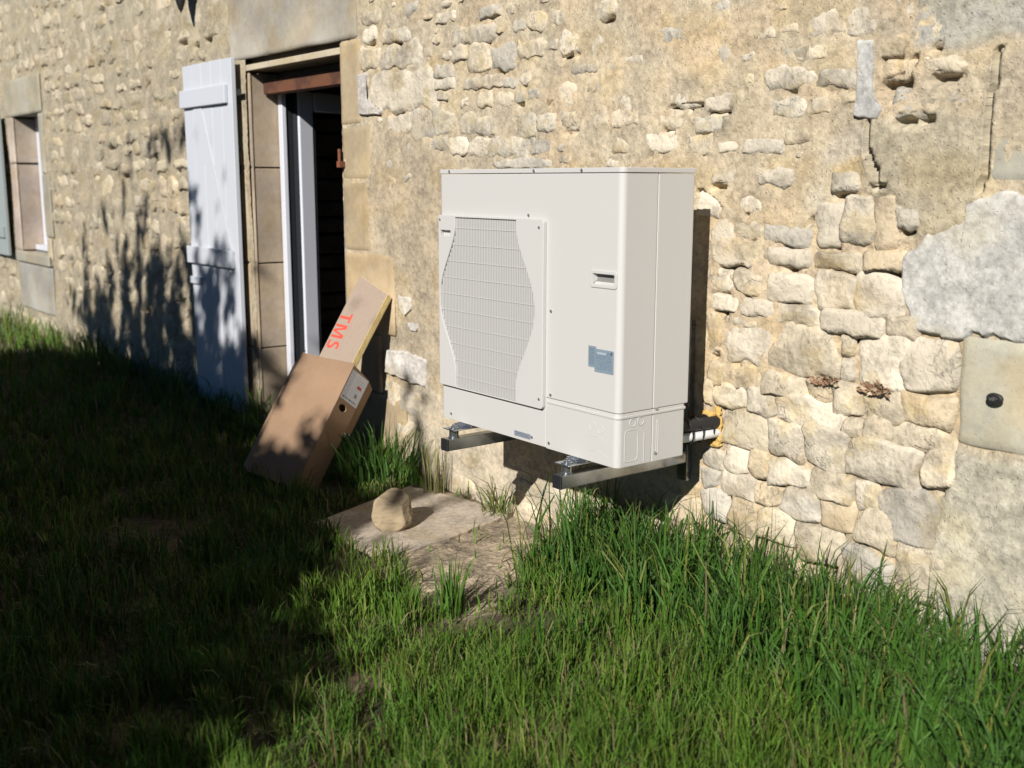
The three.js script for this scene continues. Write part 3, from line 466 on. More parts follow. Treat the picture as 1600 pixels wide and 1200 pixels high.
{
  const g0 = new THREE.IcosahedronGeometry(1, 18), g = BGU.mergeVertices((g0.deleteAttribute('uv'), g0.deleteAttribute('normal'), g0)), p = g.attributes.position, cc = new Float32Array(p.count * 3), v = new THREE.Vector3();
  const planes = [[0.62, 0.05, 0.78, 0.6], [-0.85, 0.12, 0.5, 0.7], [0.5, 0.85, 0.2, 0.74], [0.1, 1, 0.1, 0.86], [-0.5, 0.8, 0.3, 0.84], [0, -1, 0, 0.8], [0.95, 0.2, -0.3, 0.8], [0.2, 0.2, -1, 0.8], [-0.9, 0.1, -0.4, 0.86]].map(([x, y, z, d]) => [new THREE.Vector3(x, y, z).normalize(), d]);
  for (let i = 0; i < p.count; i++) {
    v.fromBufferAttribute(p, i).normalize(); let r = 1; for (const [n, d] of planes) { const c = n.dot(v); if (c > 0.01) { const q = d / c; if (q < r + 0.06) { const hh = clamp(0.5 + 0.5 * (r - q) / 0.06, 0, 1); r = mix(r, q, hh) - 0.06 * hh * (1 - hh) * 0.5; } } }
    r += 0.09 * fbm(v.x * 2 + 3, v.y * 2, v.z * 2, 4); v.multiplyScalar(r); p.setXYZ(i, v.x, v.y, v.z);
    const k = 1 + 0.25 * fbm(v.x * 3, v.y * 3, v.z * 3, 3); const top = smooth(0.1, 0.4, fbm(v.x * 2, v.y * 2, v.z * 2 + 5, 3)); const c = mix3([0.3, 0.235, 0.15], [0.38, 0.32, 0.22], top); cc.set(c.map((q) => q * k), i * 3);
  }
  g.scale(0.088, 0.094, 0.09); g.setAttribute('color', new THREE.BufferAttribute(cc, 3)); g.computeVertexNormals();
  const uv = new Float32Array(p.count * 2); for (let i = 0; i < p.count; i++) { uv[i * 2] = p.getX(i) + p.getZ(i) * 0.6; uv[i * 2 + 1] = p.getY(i); } g.setAttribute('uv', new THREE.BufferAttribute(uv, 2));
  const b = onGround(592, 834, 0.012); const m = part('boulder', g, M.stone, scene); m.position.set(b.x - 0.03, 0.012 + 0.072, b.z - 0.08); m.rotation.y = 0.15; tag(m, 'rounded tan boulder standing on the flat slab', 'boulder');
}

// ---------------------------------------------------------------- the machine: outdoor heat pump on two wall brackets
const UW = 0.95, UH = 0.9, UD = 0.3042, UX = -0.475, UY = 0.53, UZ = 0.2 + UD / 2;
const hp = thing('heat_pump', 'cream outdoor heat pump unit with barrel-shaped grille mounted on the stone wall', 'heat pump', [UX, UY, UZ]);
function planSolid(x0, x1, z0, z1, y0, y1, r = {}) { // plan outline with rounded corners, extruded upwards
  const s = new THREE.Shape(), c = { fl: 0.003, fr: 0.003, bl: 0.003, br: 0.003, ...r }; // front is +z; shape y = -z
  s.moveTo(x0 + c.fl, -z1); s.lineTo(x1 - c.fr, -z1); s.absarc(x1 - c.fr, -z1 + c.fr, c.fr, -Math.PI / 2, 0, false); s.lineTo(x1, -z0 - c.br); s.absarc(x1 - c.br, -z0 - c.br, c.br, 0, Math.PI / 2, false);
  s.lineTo(x0 + c.bl, -z0); s.absarc(x0 + c.bl, -z0 - c.bl, c.bl, Math.PI / 2, Math.PI, false); s.lineTo(x0, -z1 + c.fl); s.absarc(x0 + c.fl, -z1 + c.fl, c.fl, Math.PI, Math.PI * 1.5, false);
  const b = 0.0015, g = new THREE.ExtrudeGeometry(s, { depth: y1 - y0 - 2 * b, bevelEnabled: true, bevelSize: b, bevelOffset: -b, bevelThickness: b, bevelSegments: 2, curveSegments: 8 });
  g.rotateX(-Math.PI / 2); g.translate(0, y0 + b, 0); return g;
}
{
  const F = UD / 2, B = -UD / 2, xs = 0.1335, L = -UW / 2, R = UW / 2;
  part('inner_frame', boxBetween(L + 0.02, R - 0.02, 0.01, 0.88, B + 0.015, F - 0.015, 0.002), M.core, hp);
  const fan = new Brush(planSolid(L, xs - 0.001, B, F, 0, 0.8835, { fl: 0.018 })); fan.updateMatrixWorld();
  // service panel with a cut-in grip
  const ev = new Evaluator(); ev.attributes = ['position', 'normal', 'uv']; ev.useGroups = false;
  const sp = new Brush(planSolid(xs - 0.012, R, F - 0.1455, F, 0.1685, 0.8835, { fr: 0.02 })); sp.updateMatrixWorld();
  const wedge = new THREE.Shape([new THREE.Vector2(-0.02, -0.02), new THREE.Vector2(-0.02, 0.036), new THREE.Vector2(0.05, 0.036), new THREE.Vector2(0.0, 0.0)]); // x = depth, y = height
  const wg = new THREE.ExtrudeGeometry(wedge, { depth: 0.098, bevelEnabled: false }); wg.rotateY(-Math.PI / 2); // depth axis -> z
  const wb = (() => { const g = new THREE.BufferGeometry(), x0 = 0.3505, x1 = 0.4505, y0 = 0.552, y1 = 0.587, z0 = F + 0.01, zf = F - 0.045, P = [[x0, y0, z0], [x1, y0, z0], [x1, y1, z0], [x0, y1, z0], [x0, y0 , F - 0.006], [x1, y0, F - 0.006], [x1 - 0.012, y1, zf], [x0 + 0.012, y1, zf]], f = [[0, 1, 2, 3], [4, 7, 6, 5], [0, 4, 5, 1], [3, 2, 6, 7], [0, 3, 7, 4], [1, 5, 6, 2]], pos = [], uv = []; for (const q of f) for (const k of [0, 1, 2, 0, 2, 3]) { pos.push(...P[q[k]]); uv.push(0, 0); } g.setAttribute('position', new THREE.Float32BufferAttribute(pos, 3)); g.setAttribute('uv', new THREE.Float32BufferAttribute(uv, 2)); g.computeVertexNormals(); return g; })();
  const cut = new Brush(wb); cut.updateMatrixWorld();
  const both = ev.evaluate(fan, sp, ADDITION); both.updateMatrixWorld(); const res = ev.evaluate(both, cut, SUBTRACTION); part('front_panel', res.geometry, M.casing, hp);
  { // raised lip round the grip
    const o = new THREE.Shape(), h = new THREE.Path(), rr2 = (s, x0, x1, y0, y1, r) => { s.moveTo(x0 + r, y0); s.lineTo(x1 - r, y0); s.absarc(x1 - r, y0 + r, r, -Math.PI / 2, 0, false); s.lineTo(x1, y1 - r); s.absarc(x1 - r, y1 - r, r, 0, Math.PI / 2, false); s.lineTo(x0 + r, y1); s.absarc(x0 + r, y1 - r, r, Math.PI / 2, Math.PI, false); s.lineTo(x0, y0 + r); s.absarc(x0 + r, y0 + r, r, Math.PI, Math.PI * 1.5, false); };
    rr2(o, 0.3425, 0.4585, 0.545, 0.595, 0.008); rr2(h, 0.3505, 0.4505, 0.552, 0.587, 0.004); o.holes.push(h);
    part('grip', new THREE.ExtrudeGeometry(o, { depth: 0.003, bevelEnabled: true, bevelSize: 0.0015, bevelThickness: 0.0015, bevelSegments: 2 }).translate(0, 0, F - 0.001), M.casing, hp);
  }
  part('lower_cover', planSolid(xs + 0.001, R - 0.001, F - 0.1455, F + 0.001, -0.002, 0.1665, { fr: 0.02 }), M.casing, hp);
  part('lower_cover', planSolid(xs + 0.001, R - 0.001, B + 0.012, F - 0.1475, -0.002, 0.1665, { br: 0.01 }), M.casing, hp);
  part('rear_panel', planSolid(xs + 0.001, R, B, F - 0.1475, 0.1685, 0.8835, { br: 0.006 }), M.casing, hp);
  part('cover_rim', [planSolid(xs + 0.004, R + 0.0015, B + 0.012, F + 0.0035, 0.150, 0.1585, { fr: 0.02 })], M.casing, hp);
  part('top_lid', planSolid(L - 0.003, R + 0.003, B - 0.002, F + 0.003, 0.8855, UH, { fl: 0.018, fr: 0.02, br: 0.006 }), M.casing, hp);
  // grille panel: a raised plate with a barrel-shaped opening
  const px0 = L + 0.013, px1 = 0.1305, py0 = 0.128, py1 = 0.741, cx = -0.185, hw = (y) => { const t = clamp((y - 0.185) / 0.525, 0, 1); return 0.174 + 0.098 * Math.pow(Math.sin(Math.PI * t), 1.7); };
  const plate = new THREE.Shape(); const r = 0.012; plate.moveTo(px0, py0); plate.lineTo(px1 - r, py0); plate.absarc(px1 - r, py0 + r, r, -Math.PI / 2, 0, false); plate.lineTo(px1, py1 - r); plate.absarc(px1 - r, py1 - r, r, 0, Math.PI / 2, false); plate.lineTo(px0, py1); plate.closePath();
  const hole = new THREE.Path(), ya = py0 + 0.004, yb = py1 - 0.006; for (let i = 0; i <= 80; i++) { const y = mix(ya, yb, i / 80), x = cx - Math.min(hw(y), cx - px0 - 0.008); i ? hole.lineTo(x, y) : hole.moveTo(x, y); } for (let i = 80; i >= 0; i--) { const y = mix(ya, yb, i / 80); hole.lineTo(cx + hw(y), y); } plate.holes.push(hole);
  const slot = new THREE.Path(); slot.moveTo(px0 + 0.012, 0.668); slot.lineTo(px0 + 0.075, 0.668); slot.lineTo(px0 + 0.075, 0.688); slot.lineTo(px0 + 0.012, 0.688); slot.closePath(); plate.holes.push(slot);
  const gp = part('grille_panel', new THREE.ExtrudeGeometry(plate, { depth: 0.011, bevelEnabled: true, bevelSize: 0.002, bevelOffset: -0.002, bevelThickness: 0.002, bevelSegments: 2 }).translate(0, 0, F + 0.002), M.casing, hp);
  part('grille_backing', (() => { const s2 = new THREE.Shape(hole.getPoints()); return new THREE.ExtrudeGeometry(s2, { depth: 0.001, bevelEnabled: false }).translate(0, 0, F + 0.0012); })(), M.grilleBack, gp);
  const bars = []; // upright bars with narrow slots, and crossbars
  for (let x = cx - 0.275; x < cx + 0.28; x += 0.0092) {
    let a = null, b = null; for (let y = ya; y <= yb; y += 0.002) if (Math.abs(x - cx) < hw(y)) { a ??= y; b = y; }
    if (a !== null && b - a > 0.02 && x > px0 + 0.008) bars.push(boxBetween(x - 0.003, x + 0.003, a, b, F + 0.003, F + 0.0095, 0.0015));
  }
  for (let y = 0.17; y < yb - 0.02; y += 0.0587) bars.push(boxBetween(Math.max(cx - hw(y), px0 + 0.008), cx + hw(y), y - 0.0014, y + 0.0014, F + 0.004, F + 0.0105, 0.001));
  part('grille_bars', bars, M.grille, gp).userData.kind = 'stuff';
  // plates and labels
  const canvasTex = (w, h, draw) => { const c = document.createElement('canvas'); c.width = w; c.height = h; draw(c.getContext('2d'), w, h); const t = new THREE.CanvasTexture(c); t.colorSpace = THREE.SRGBColorSpace; return t; };
  const lines = (g, w, h, n, col) => { g.fillStyle = col; for (let i = 0; i < n; i++) { const y = h * (0.1 + 0.82 * i / n); let x = w * 0.06; while (x < w * 0.9) { const l = w * rr(0.02, 0.12); g.globalAlpha = rr(0.35, 0.9); g.fillRect(x, y, Math.min(l, w * 0.93 - x), h * 0.5 / n); x += l + w * 0.02; } } g.globalAlpha = 1; };
  const plateMat = (draw, w, h) => std({ map: canvasTex(w, h, draw), roughness: 0.45, metalness: 0.25 });
  const lab = (name, x0, x1, y0, y1, z, m) => part(name, (() => { const g = new THREE.BoxGeometry(x1 - x0, y1 - y0, 0.0006); g.translate((x0 + x1) / 2, (y0 + y1) / 2, z); return g; })(), m, hp);
  lab('data_label', 0.337, 0.372, 0.298, 0.363, F + 0.0008, plateMat((g, w, h) => { g.fillStyle = '#8494a2'; g.fillRect(0, 0, w, h); lines(g, w, h, 9, '#5d6e7c'); }, 96, 160));
  lab('data_label', 0.3665, 0.451, 0.286, 0.357, F + 0.0016, plateMat((g, w, h) => { g.fillStyle = '#8697a6'; g.fillRect(0, 0, w, h); lines(g, w, h, 11, '#617382'); g.fillStyle = '#a9b6c2'; g.fillRect(w * 0.12, h * 0.12, w * 0.5, h * 0.1); g.fillStyle = '#54616e'; g.fillRect(w * 0.84, h * 0.06, w * 0.1, h * 0.14); }, 200, 170));
  lab('name_plate', -0.034, 0.053, 0.0105, 0.0285, F + 0.0008, plateMat((g, w, h) => { g.fillStyle = '#8a94a0'; g.fillRect(0, 0, w, h); lines(g, w, h, 3, '#5a6570'); }, 200, 48));
  // screws
  const screw = (x, y, z, side) => { const g = [cyl(0.0048, 0.004, 'z', 0, 0, 0.002, 10), box(0.0016, 0.008, 0.001, 0, 0, 0.0043, 0.0003)]; const m = part('screw', g, M.screw, hp); if (side) m.rotation.y = Math.PI / 2; m.position.set(x, y, z); };
  for (const [x, y, d] of [[-0.404, 0.893, 0.003], [0.069, 0.893, 0.003], [0.299, 0.893, 0.003], [0.157, 0.452, 0], [0.158, 0.18, 0], [-0.408, 0.023, 0], [0.153, 0.019, 0.001], [0.063, 0.022, 0], [0.11, 0.715, 0.013], [0.115, 0.16, 0.013], [-0.45, 0.725, 0.013], [0.04, 0.752, 0]]) screw(x, y, F + d, false);
  for (const [z, y] of [[-0.161, 0.1665], [-0.159, 0.026]]) screw(R - 0.001, y, F + z, true);
  // knock-outs pressed into the lower cover
  const circ = (cy, cz, r) => { const t = new THREE.TorusGeometry(r, 0.0012, 6, 24); t.rotateY(Math.PI / 2); t.translate(R - 0.0005, cy, cz); return t; };
  const rim = (pts) => tube(pts.map(([y, z]) => [R - 0.0008, y, F + z]), 0.0013, 60, 6);
  const ko = [circ(0.134, F - 0.062, 0.013), circ(0.136, F - 0.096, 0.013)];
  ko.push(rim([[0.016, -0.03], [0.1, -0.03], [0.11, -0.036], [0.112, -0.045], [0.112, -0.075], [0.106, -0.083], [0.095, -0.085], [0.05, -0.085], [0.022, -0.083], [0.014, -0.07], [0.014, -0.035]]), rim([[0.1, -0.112], [0.06, -0.112], [0.005, -0.112]]), rim([[0.118, -0.165], [0.132, -0.169], [0.118, -0.173], [0.035, -0.173], [0.022, -0.169], [0.035, -0.165], [0.118, -0.165]]));
  part('knockout_rim', ko, M.casing, hp);
  const fc = (x, y, r) => { const t = new THREE.TorusGeometry(r, 0.001, 6, 24); t.translate(x, y, F + 0.0006); return t; };
  part('knockout_rim', [fc(0.36, 0.115, 0.014), fc(0.4, 0.108, 0.014), tube([[0.35, 0.08, F + 0.0006], [0.39, 0.085, F + 0.0006], [0.43, 0.07, F + 0.0006]], 0.001, 20, 6), tube([[0.34, 0.03, F + 0.0006], [0.38, 0.04, F + 0.0006], [0.43, 0.025, F + 0.0006]], 0.001, 20, 6)], M.casing, hp);
}
// two galvanised wall brackets, each a rail on the wall and an arm with a rubber-padded bolt
function bracket(x, label) {
  const b = thing('wall_bracket', label, 'wall bracket', [x, 0, 0], 'brackets under the heat pump');
  part('arm', [boxBetween(-0.02, 0.02, 0.44, 0.442, 0.02, 0.585, 0.0008), boxBetween(-0.02, -0.0175, 0.442, 0.482, 0.02, 0.585, 0.001), boxBetween(0.0175, 0.02, 0.442, 0.482, 0.02, 0.585, 0.001), boxBetween(-0.0175, 0.0175, 0.4795, 0.482, 0.02, 0.585, 0.001)], M.zinc, b);
  part('end_cap', boxBetween(-0.021, 0.021, 0.439, 0.483, 0.582, 0.59, 0.003), M.pipeBlack, b);
  part('wall_rail', [boxBetween(-0.022, 0.022, 0.375, 0.93, 0.022, 0.025, 0.001), boxBetween(-0.022, -0.019, 0.375, 0.93, 0.0, 0.022, 0.001), boxBetween(0.019, 0.022, 0.375, 0.93, 0.0, 0.022, 0.001)], M.zinc, b);
  part('foot_plate', [boxBetween(-0.034, 0.034, 0.512, 0.516, 0.455, 0.57, 0.0015), boxBetween(-0.034, 0.034, 0.516, 0.528, 0.49, 0.495, 0.001), boxBetween(-0.034, -0.03, 0.516, 0.527, 0.455, 0.52, 0.001)], M.zinc, b);
  part('bolt', [cyl(0.012, 0.008, 'y', -0.002, 0.52, 0.545, 6), cyl(0.005, 0.05, 'y', -0.002, 0.505, 0.545, 10), cyl(0.019, 0.003, 'y', -0.002, 0.5175, 0.545, 18)], M.zinc, b);
  part('rubber_pad', [cyl(0.017, 0.026, 'y', -0.002, 0.496, 0.545, 18), cyl(0.02, 0.004, 'y', -0.002, 0.484, 0.545, 18)], M.zinc, b);
  part('base_rail', boxBetween(-0.026, 0.026, 0.516, 0.53, 0.215, 0.49, 0.002), M.zinc, b);
}
bracket(-0.81, 'galvanised wall bracket under the left end of the heat pump'); bracket(-0.185, 'galvanised wall bracket under the right end of the heat pump, above the grass');
// insulated pipes into the wall, and the foam round the hole
{
  const p = thing('insulated_pipes', 'black and white insulated pipes running from the heat pump into the wall', 'pipes', [0, 0, 0]);
  part('black_pipe', [tube([[-0.075, 0.6, 0.24], [-0.065, 0.604, 0.15], [-0.055, 0.601, 0.05], [-0.055, 0.6, -0.03]], 0.0205, 20, 14), tube([[-0.11, 0.598, 0.24], [-0.1, 0.6, 0.1], [-0.09, 0.598, -0.03]], 0.019, 20, 14)], M.pipeBlack, p);
  part('white_pipe', tube([[-0.075, 0.565, 0.24], [-0.06, 0.562, 0.12], [-0.052, 0.563, 0.04], [-0.052, 0.562, -0.03]], 0.0155, 20, 14), M.pipeWhite, p);
  for (const z of [0.035, 0.085, 0.135]) part('cable_tie', (() => { const t = new THREE.TorusGeometry(0.033, 0.0028, 6, 24); t.scale(1.0, 1.35, 1); t.rotateX(0.25); t.translate(-0.068, 0.583, z); return t; })(), M.pipeBlack, p);
}
{
  const gs = [];
  for (const [a, b, r, sx, sy] of [[1108, 655, 0.036, 1, 0.7], [1121, 644, 0.019, 0.8, 1], [1123, 662, 0.018, 0.8, 1.3], [1123, 684, 0.016, 0.8, 1.3], [1116, 693, 0.022, 1.1, 0.5]]) {
    const g0 = new THREE.IcosahedronGeometry(1, 8); g0.deleteAttribute('uv'); g0.deleteAttribute('normal'); const g = BGU.mergeVertices(g0), q = g.attributes.position, c = onWall(a, b);
    for (let i = 0; i < q.count; i++) { const x = q.getX(i), y = q.getY(i), z = q.getZ(i), k = 1.1 + 0.9 * fbm(x * 1.8 + a, y * 1.8, z * 1.8 + b, 4); q.setXYZ(i, x * k * r * sx, y * k * r * sy, z * k * r * 0.35); }
    g.translate(c.x, c.y, 0.0); g.computeVertexNormals(); g.setAttribute('uv', new THREE.Float32BufferAttribute(new Float32Array(q.count * 2).map((_, i) => (i % 2 ? q.getY(i >> 1) : q.getX(i >> 1))), 2)); gs.push(g);
  }
  tag(part('expanding_foam', gs, M.foam, scene), 'yellow expanding foam filling the wall hole round the pipes', 'foam');
}

// ---------------------------------------------------------------- carton and insulation board leaning on the wall
const cartonQ = new THREE.Quaternion().setFromEuler(new THREE.Euler(THREE.MathUtils.degToRad(-33.09), THREE.MathUtils.degToRad(23.976), THREE.MathUtils.degToRad(-8.751), 'YXZ'));
const cartonPos = new THREE.Vector3(-2.262, 0.08, 0.71);
{
  const w = 0.31, L = 0.625, d = 0.15, t = 0.005;
  const c = thing('carton', 'open brown cardboard carton leaning beside the doorway with a white label', 'carton', cartonPos.toArray()); c.quaternion.copy(cartonQ);
  const slab = (pts, depth, bev = 0.0012) => new THREE.ExtrudeGeometry(new THREE.Shape(pts.map((p) => new THREE.Vector2(...p))), { depth: depth - 2 * bev, bevelEnabled: true, bevelSize: bev, bevelOffset: -bev, bevelThickness: bev, bevelSegments: 1 });
  const bend = (g, f) => { const q = g.attributes.position; for (let i = 0; i < q.count; i++) f(q, i); g.computeVertexNormals(); return boxUV(g); };
  // front: a gridded sheet with slight sag
  const fr = new THREE.BoxGeometry(w, L, t, 10, 14, 1); fr.translate(w / 2, L / 2, -t / 2);
  part('front_panel', bend(fr, (q, i) => { const x = q.getX(i), y = q.getY(i); q.setZ(i, q.getZ(i) + 0.006 * Math.sin(Math.PI * x / w) * Math.sin(Math.PI * y / L) + 0.003 * N3(x * 9, y * 7, 1)); if (y > L - 0.001) q.setY(i, L - 0.012 + 0.02 * x / w + 0.004 * N3(x * 30, 1, 2)); }), M.card, c);
  const sideHole = new THREE.Shape([[0, 0], [-d, 0], [-d, L - 0.015], [0, L]].map((p) => new THREE.Vector2(...p)).reverse());
  const hh = new THREE.Path(); hh.absellipse(-0.06, 0.428, 0.03, 0.017, 0, Math.PI * 2, false); sideHole.holes.push(hh);
  const sg = new THREE.ExtrudeGeometry(sideHole, { depth: t, bevelEnabled: false, curveSegments: 10 }); sg.rotateY(-Math.PI / 2); // shape x -> z
  sg.translate(w + 0.001, 0, 0); boxUV(sg);
  part('side_panel', sg, M.card, c);
  part('side_panel', boxBetween(0, t, 0, L - 0.01, -d, -t - 0.0005, 0.001), M.card, c);
  part('back_panel', boxBetween(t, w - t, 0, L - 0.02, -d, -d + t, 0.001), M.card, c);
  part('bottom_panel', boxBetween(t, w - t, 0, t, -d + t, -t, 0.001), M.card, c);
  // loose flaps
  const fl = slab([[0, 0], [0.1, 0.02], [0.1, 0.26], [0, 0.27]], 0.004); fl.rotateY(Math.PI / 2 + 0.35); fl.translate(w - 0.004, 0.34, -d); part('flap', boxUV(fl), M.card, c);
  const f2 = slab([[0, 0], [0.075, 0.03], [0.07, 0.6], [0, 0.63]], 0.004); f2.rotateY(Math.PI - 0.55); f2.translate(0.003, 0, -0.002); part('flap', boxUV(f2), M.card, c);
  const cnv = document.createElement('canvas'); cnv.width = 256; cnv.height = 256; const g = cnv.getContext('2d');
  g.fillStyle = '#d9dade'; g.fillRect(0, 0, 256, 256); g.fillStyle = '#c3c6cc'; g.fillRect(0, 0, 70, 256); g.fillStyle = '#9a9da3'; for (let i = 0; i < 9; i++) { g.globalAlpha = rr(0.3, 0.7); g.fillRect(84, 20 + i * 22, rr(60, 150), 5); } g.globalAlpha = 1; for (let i = 0; i < 10; i++) { g.globalAlpha = 0.5; g.fillRect(12 + (i % 2) * 26, 14 + i * 21, 18, 8); } g.globalAlpha = 1; g.fillStyle = '#b54450'; g.fillRect(150, 88, 62, 26); g.fillStyle = '#4c5157'; for (let i = 0; i < 12; i++) g.fillRect(20 + i * 18, 224, rr(6, 15), 16); g.fillStyle = '#8b8f95'; g.fillRect(160, 160, 40, 34);
  const lt = new THREE.CanvasTexture(cnv); lt.colorSpace = THREE.SRGBColorSpace;
  const lg = new THREE.PlaneGeometry(0.142, 0.142); lg.rotateY(Math.PI / 2); lg.translate(w + 0.002, 0.535, -0.077);
  part('paper_label', lg, std({ map: lt, color: C(0.75, 0.75, 0.78), roughness: 0.6 }), c);
}
{
  const b = thing('insulation_board', 'foil-brown insulation board with yellow foam edges and red letters, leaning in the carton', 'insulation board', cartonPos.toArray()); b.quaternion.copy(cartonQ);
  const pts = [[0.262, 0.2], [0.289, 1.006], [0.088, 1.066], [0.072, 0.2]], z1 = -0.022, th = 0.038;
  const core = new THREE.ExtrudeGeometry(new THREE.Shape(pts.map((p) => new THREE.Vector2(...p))), { depth: th, bevelEnabled: true, bevelSize: 0.001, bevelThickness: 0.001, bevelSegments: 1 }); core.translate(0, 0, z1 - th); boxUV(core);
  part('foam_core', core, M.pufoam, b);
  const cv = document.createElement('canvas'); cv.width = 512; cv.height = 1024; const g = cv.getContext('2d'); // 0.22 m x 0.88 m
  g.fillStyle = '#a89a8e'; g.fillRect(0, 0, 512, 1024);
  for (let i = 0; i < 2600; i++) { g.globalAlpha = rr(0.02, 0.09); g.fillStyle = rnd() < 0.5 ? '#8a7d73' : '#c2b5a8'; const s = rr(2, 26); g.fillRect(rr(0, 512), rr(0, 1024), s, s * rr(0.2, 1)); } g.globalAlpha = 1;
  g.fillStyle = '#6e645c'; for (let i = 0; i < 26; i++) g.fillRect(rr(90, 480), rr(10, 600), rr(2, 6), rr(2, 5));
  const U = 512 / 0.22, V = 1024 / 0.88, at = (x, y) => [(x - 0.075) * U, (1.08 - y) * V];
  g.save(); const [tx, ty] = at(0.086, 0.868); g.translate(tx, ty); g.scale(U / 1000, V / 1000); g.rotate(Math.PI / 2 - 0.02); g.fillStyle = '#dd5444'; g.font = 'bold 98px sans-serif'; g.textBaseline = 'alphabetic';
  g.scale(0.98, 1); let x = 0; for (const ch of ['T', 'M', 'S']) { g.fillText(ch, x, 0); x += g.measureText(ch).width + 3; }
  g.restore();
  g.globalAlpha = 0.6; g.fillStyle = '#c87a70'; for (let i = 0; i < 24; i++) { const [a, c2] = at(0.17, 0.88 - i * 0.0095); g.fillRect(a, c2, rr(5, 11), rr(2, 7)); const [a2, c3] = at(0.0865, 0.86 - i * 0.0095); g.fillRect(a2, c3, rr(4, 8), 4); } g.globalAlpha = 1;
  const tx2 = new THREE.CanvasTexture(cv); tx2.colorSpace = THREE.SRGBColorSpace;
  for (const [z, m] of [[z1 + 0.0018, std({ map: tx2, color: C(0.7, 0.66, 0.62), roughness: 0.65 })], [z1 - th - 0.0025, M.foil]]) {
    const f = new THREE.ExtrudeGeometry(new THREE.Shape(pts.map(([px, py]) => new THREE.Vector2(px, py))), { depth: 0.0007, bevelEnabled: false }); f.translate(0, 0, z);
    const q = f.attributes.position, uv = new Float32Array(q.count * 2); for (let i = 0; i < q.count; i++) { uv[i * 2] = (q.getX(i) - 0.075) / 0.22; uv[i * 2 + 1] = 1 - (1.08 - q.getY(i)) / 0.88; } f.setAttribute('uv', new THREE.BufferAttribute(uv, 2));
    part('facing', f, m, b);
  }
}

// ---------------------------------------------------------------- grass and plants
class Blades {
  constructor() { this.p = []; this.n = []; this.c = []; this.i = []; }
  add(x, y, z, h, w, dir, lean, col, face) {
    const dx = Math.cos(dir), dz = Math.sin(dir), sx = Math.cos(face), sz = Math.sin(face), k = this.p.length / 3, fx = -sz, fz = sx;
    const lv = [[0, 0, 1], [0.42, 0.16, 0.95], [0.78, 0.52, 0.62]];
    for (const [t, b, ww] of lv) for (const s of [-1, 1]) { const yy = y + h * t * (1 - 0.25 * b * lean), o = lean * h * b; this.p.push(x + dx * o + sx * s * w * ww / 2, yy, z + dz * o + sz * s * w * ww / 2); this.n.push(fx * 0.85 + sx * s * 0.35, 0.3 * b * lean + 0.1, fz * 0.85 + sz * s * 0.35); this.c.push(...col); }
    this.p.push(x + dx * lean * h, y + h * (1 - 0.35 * lean), z + dz * lean * h); this.n.push(fx, 0.3, fz); this.c.push(...col);
    this.i.push(k, k + 1, k + 3, k, k + 3, k + 2, k + 2, k + 3, k + 5, k + 2, k + 5, k + 4, k + 4, k + 5, k + 6);
  }
  build(name, mat) {
    const g = new THREE.BufferGeometry(); g.setAttribute('position', new THREE.Float32BufferAttribute(this.p, 3)); g.setAttribute('normal', new THREE.Float32BufferAttribute(this.n, 3)); g.setAttribute('color', new THREE.Float32BufferAttribute(this.c, 3)); g.setIndex(this.i);
    return part(name, g, mat, scene);
  }
}
const gA = [0.054, 0.132, 0.012], gB = [0.1, 0.18, 0.017], gC = [0.042, 0.108, 0.014], gY = [0.15, 0.17, 0.035], gD = [0.2, 0.17, 0.085];
const grassCol = (x, z, tall) => { const n = fbm(x * 2.2, z * 2.2, 4.2, 3), r = rnd(); let c = mix3(gA, tall ? gC : gB, clamp(0.5 + n * 1.4 + rr(-0.3, 0.3), 0, 1)); const dry = smooth(-0.1, 0.3, fbm(x * 3.1, z * 3.1, 1.7, 3)) * 0.2; if (r < (tall ? 0.06 : 0.1 + dry)) c = gY; else if (r < (tall ? 0.075 : 0.13 + dry * 1.4)) c = gD; const k = rr(0.75, 1.3); return [c[0] * k, c[1] * k, c[2] * k]; };
const cartonFoot = [-2.05, 0.58, 0.2];
const tallness = (x, z) => { const edge = 0.34 + 0.22 * fbm(x * 2.5, 0.3, 6.1, 2) + 0.25 * smooth(0.1, 1.0, x); return smooth(-0.8, -0.55, x - 0.2 * z) * smooth(edge + 0.22, edge - 0.1, z); };
const lawn = new Blades(), tall = new Blades();
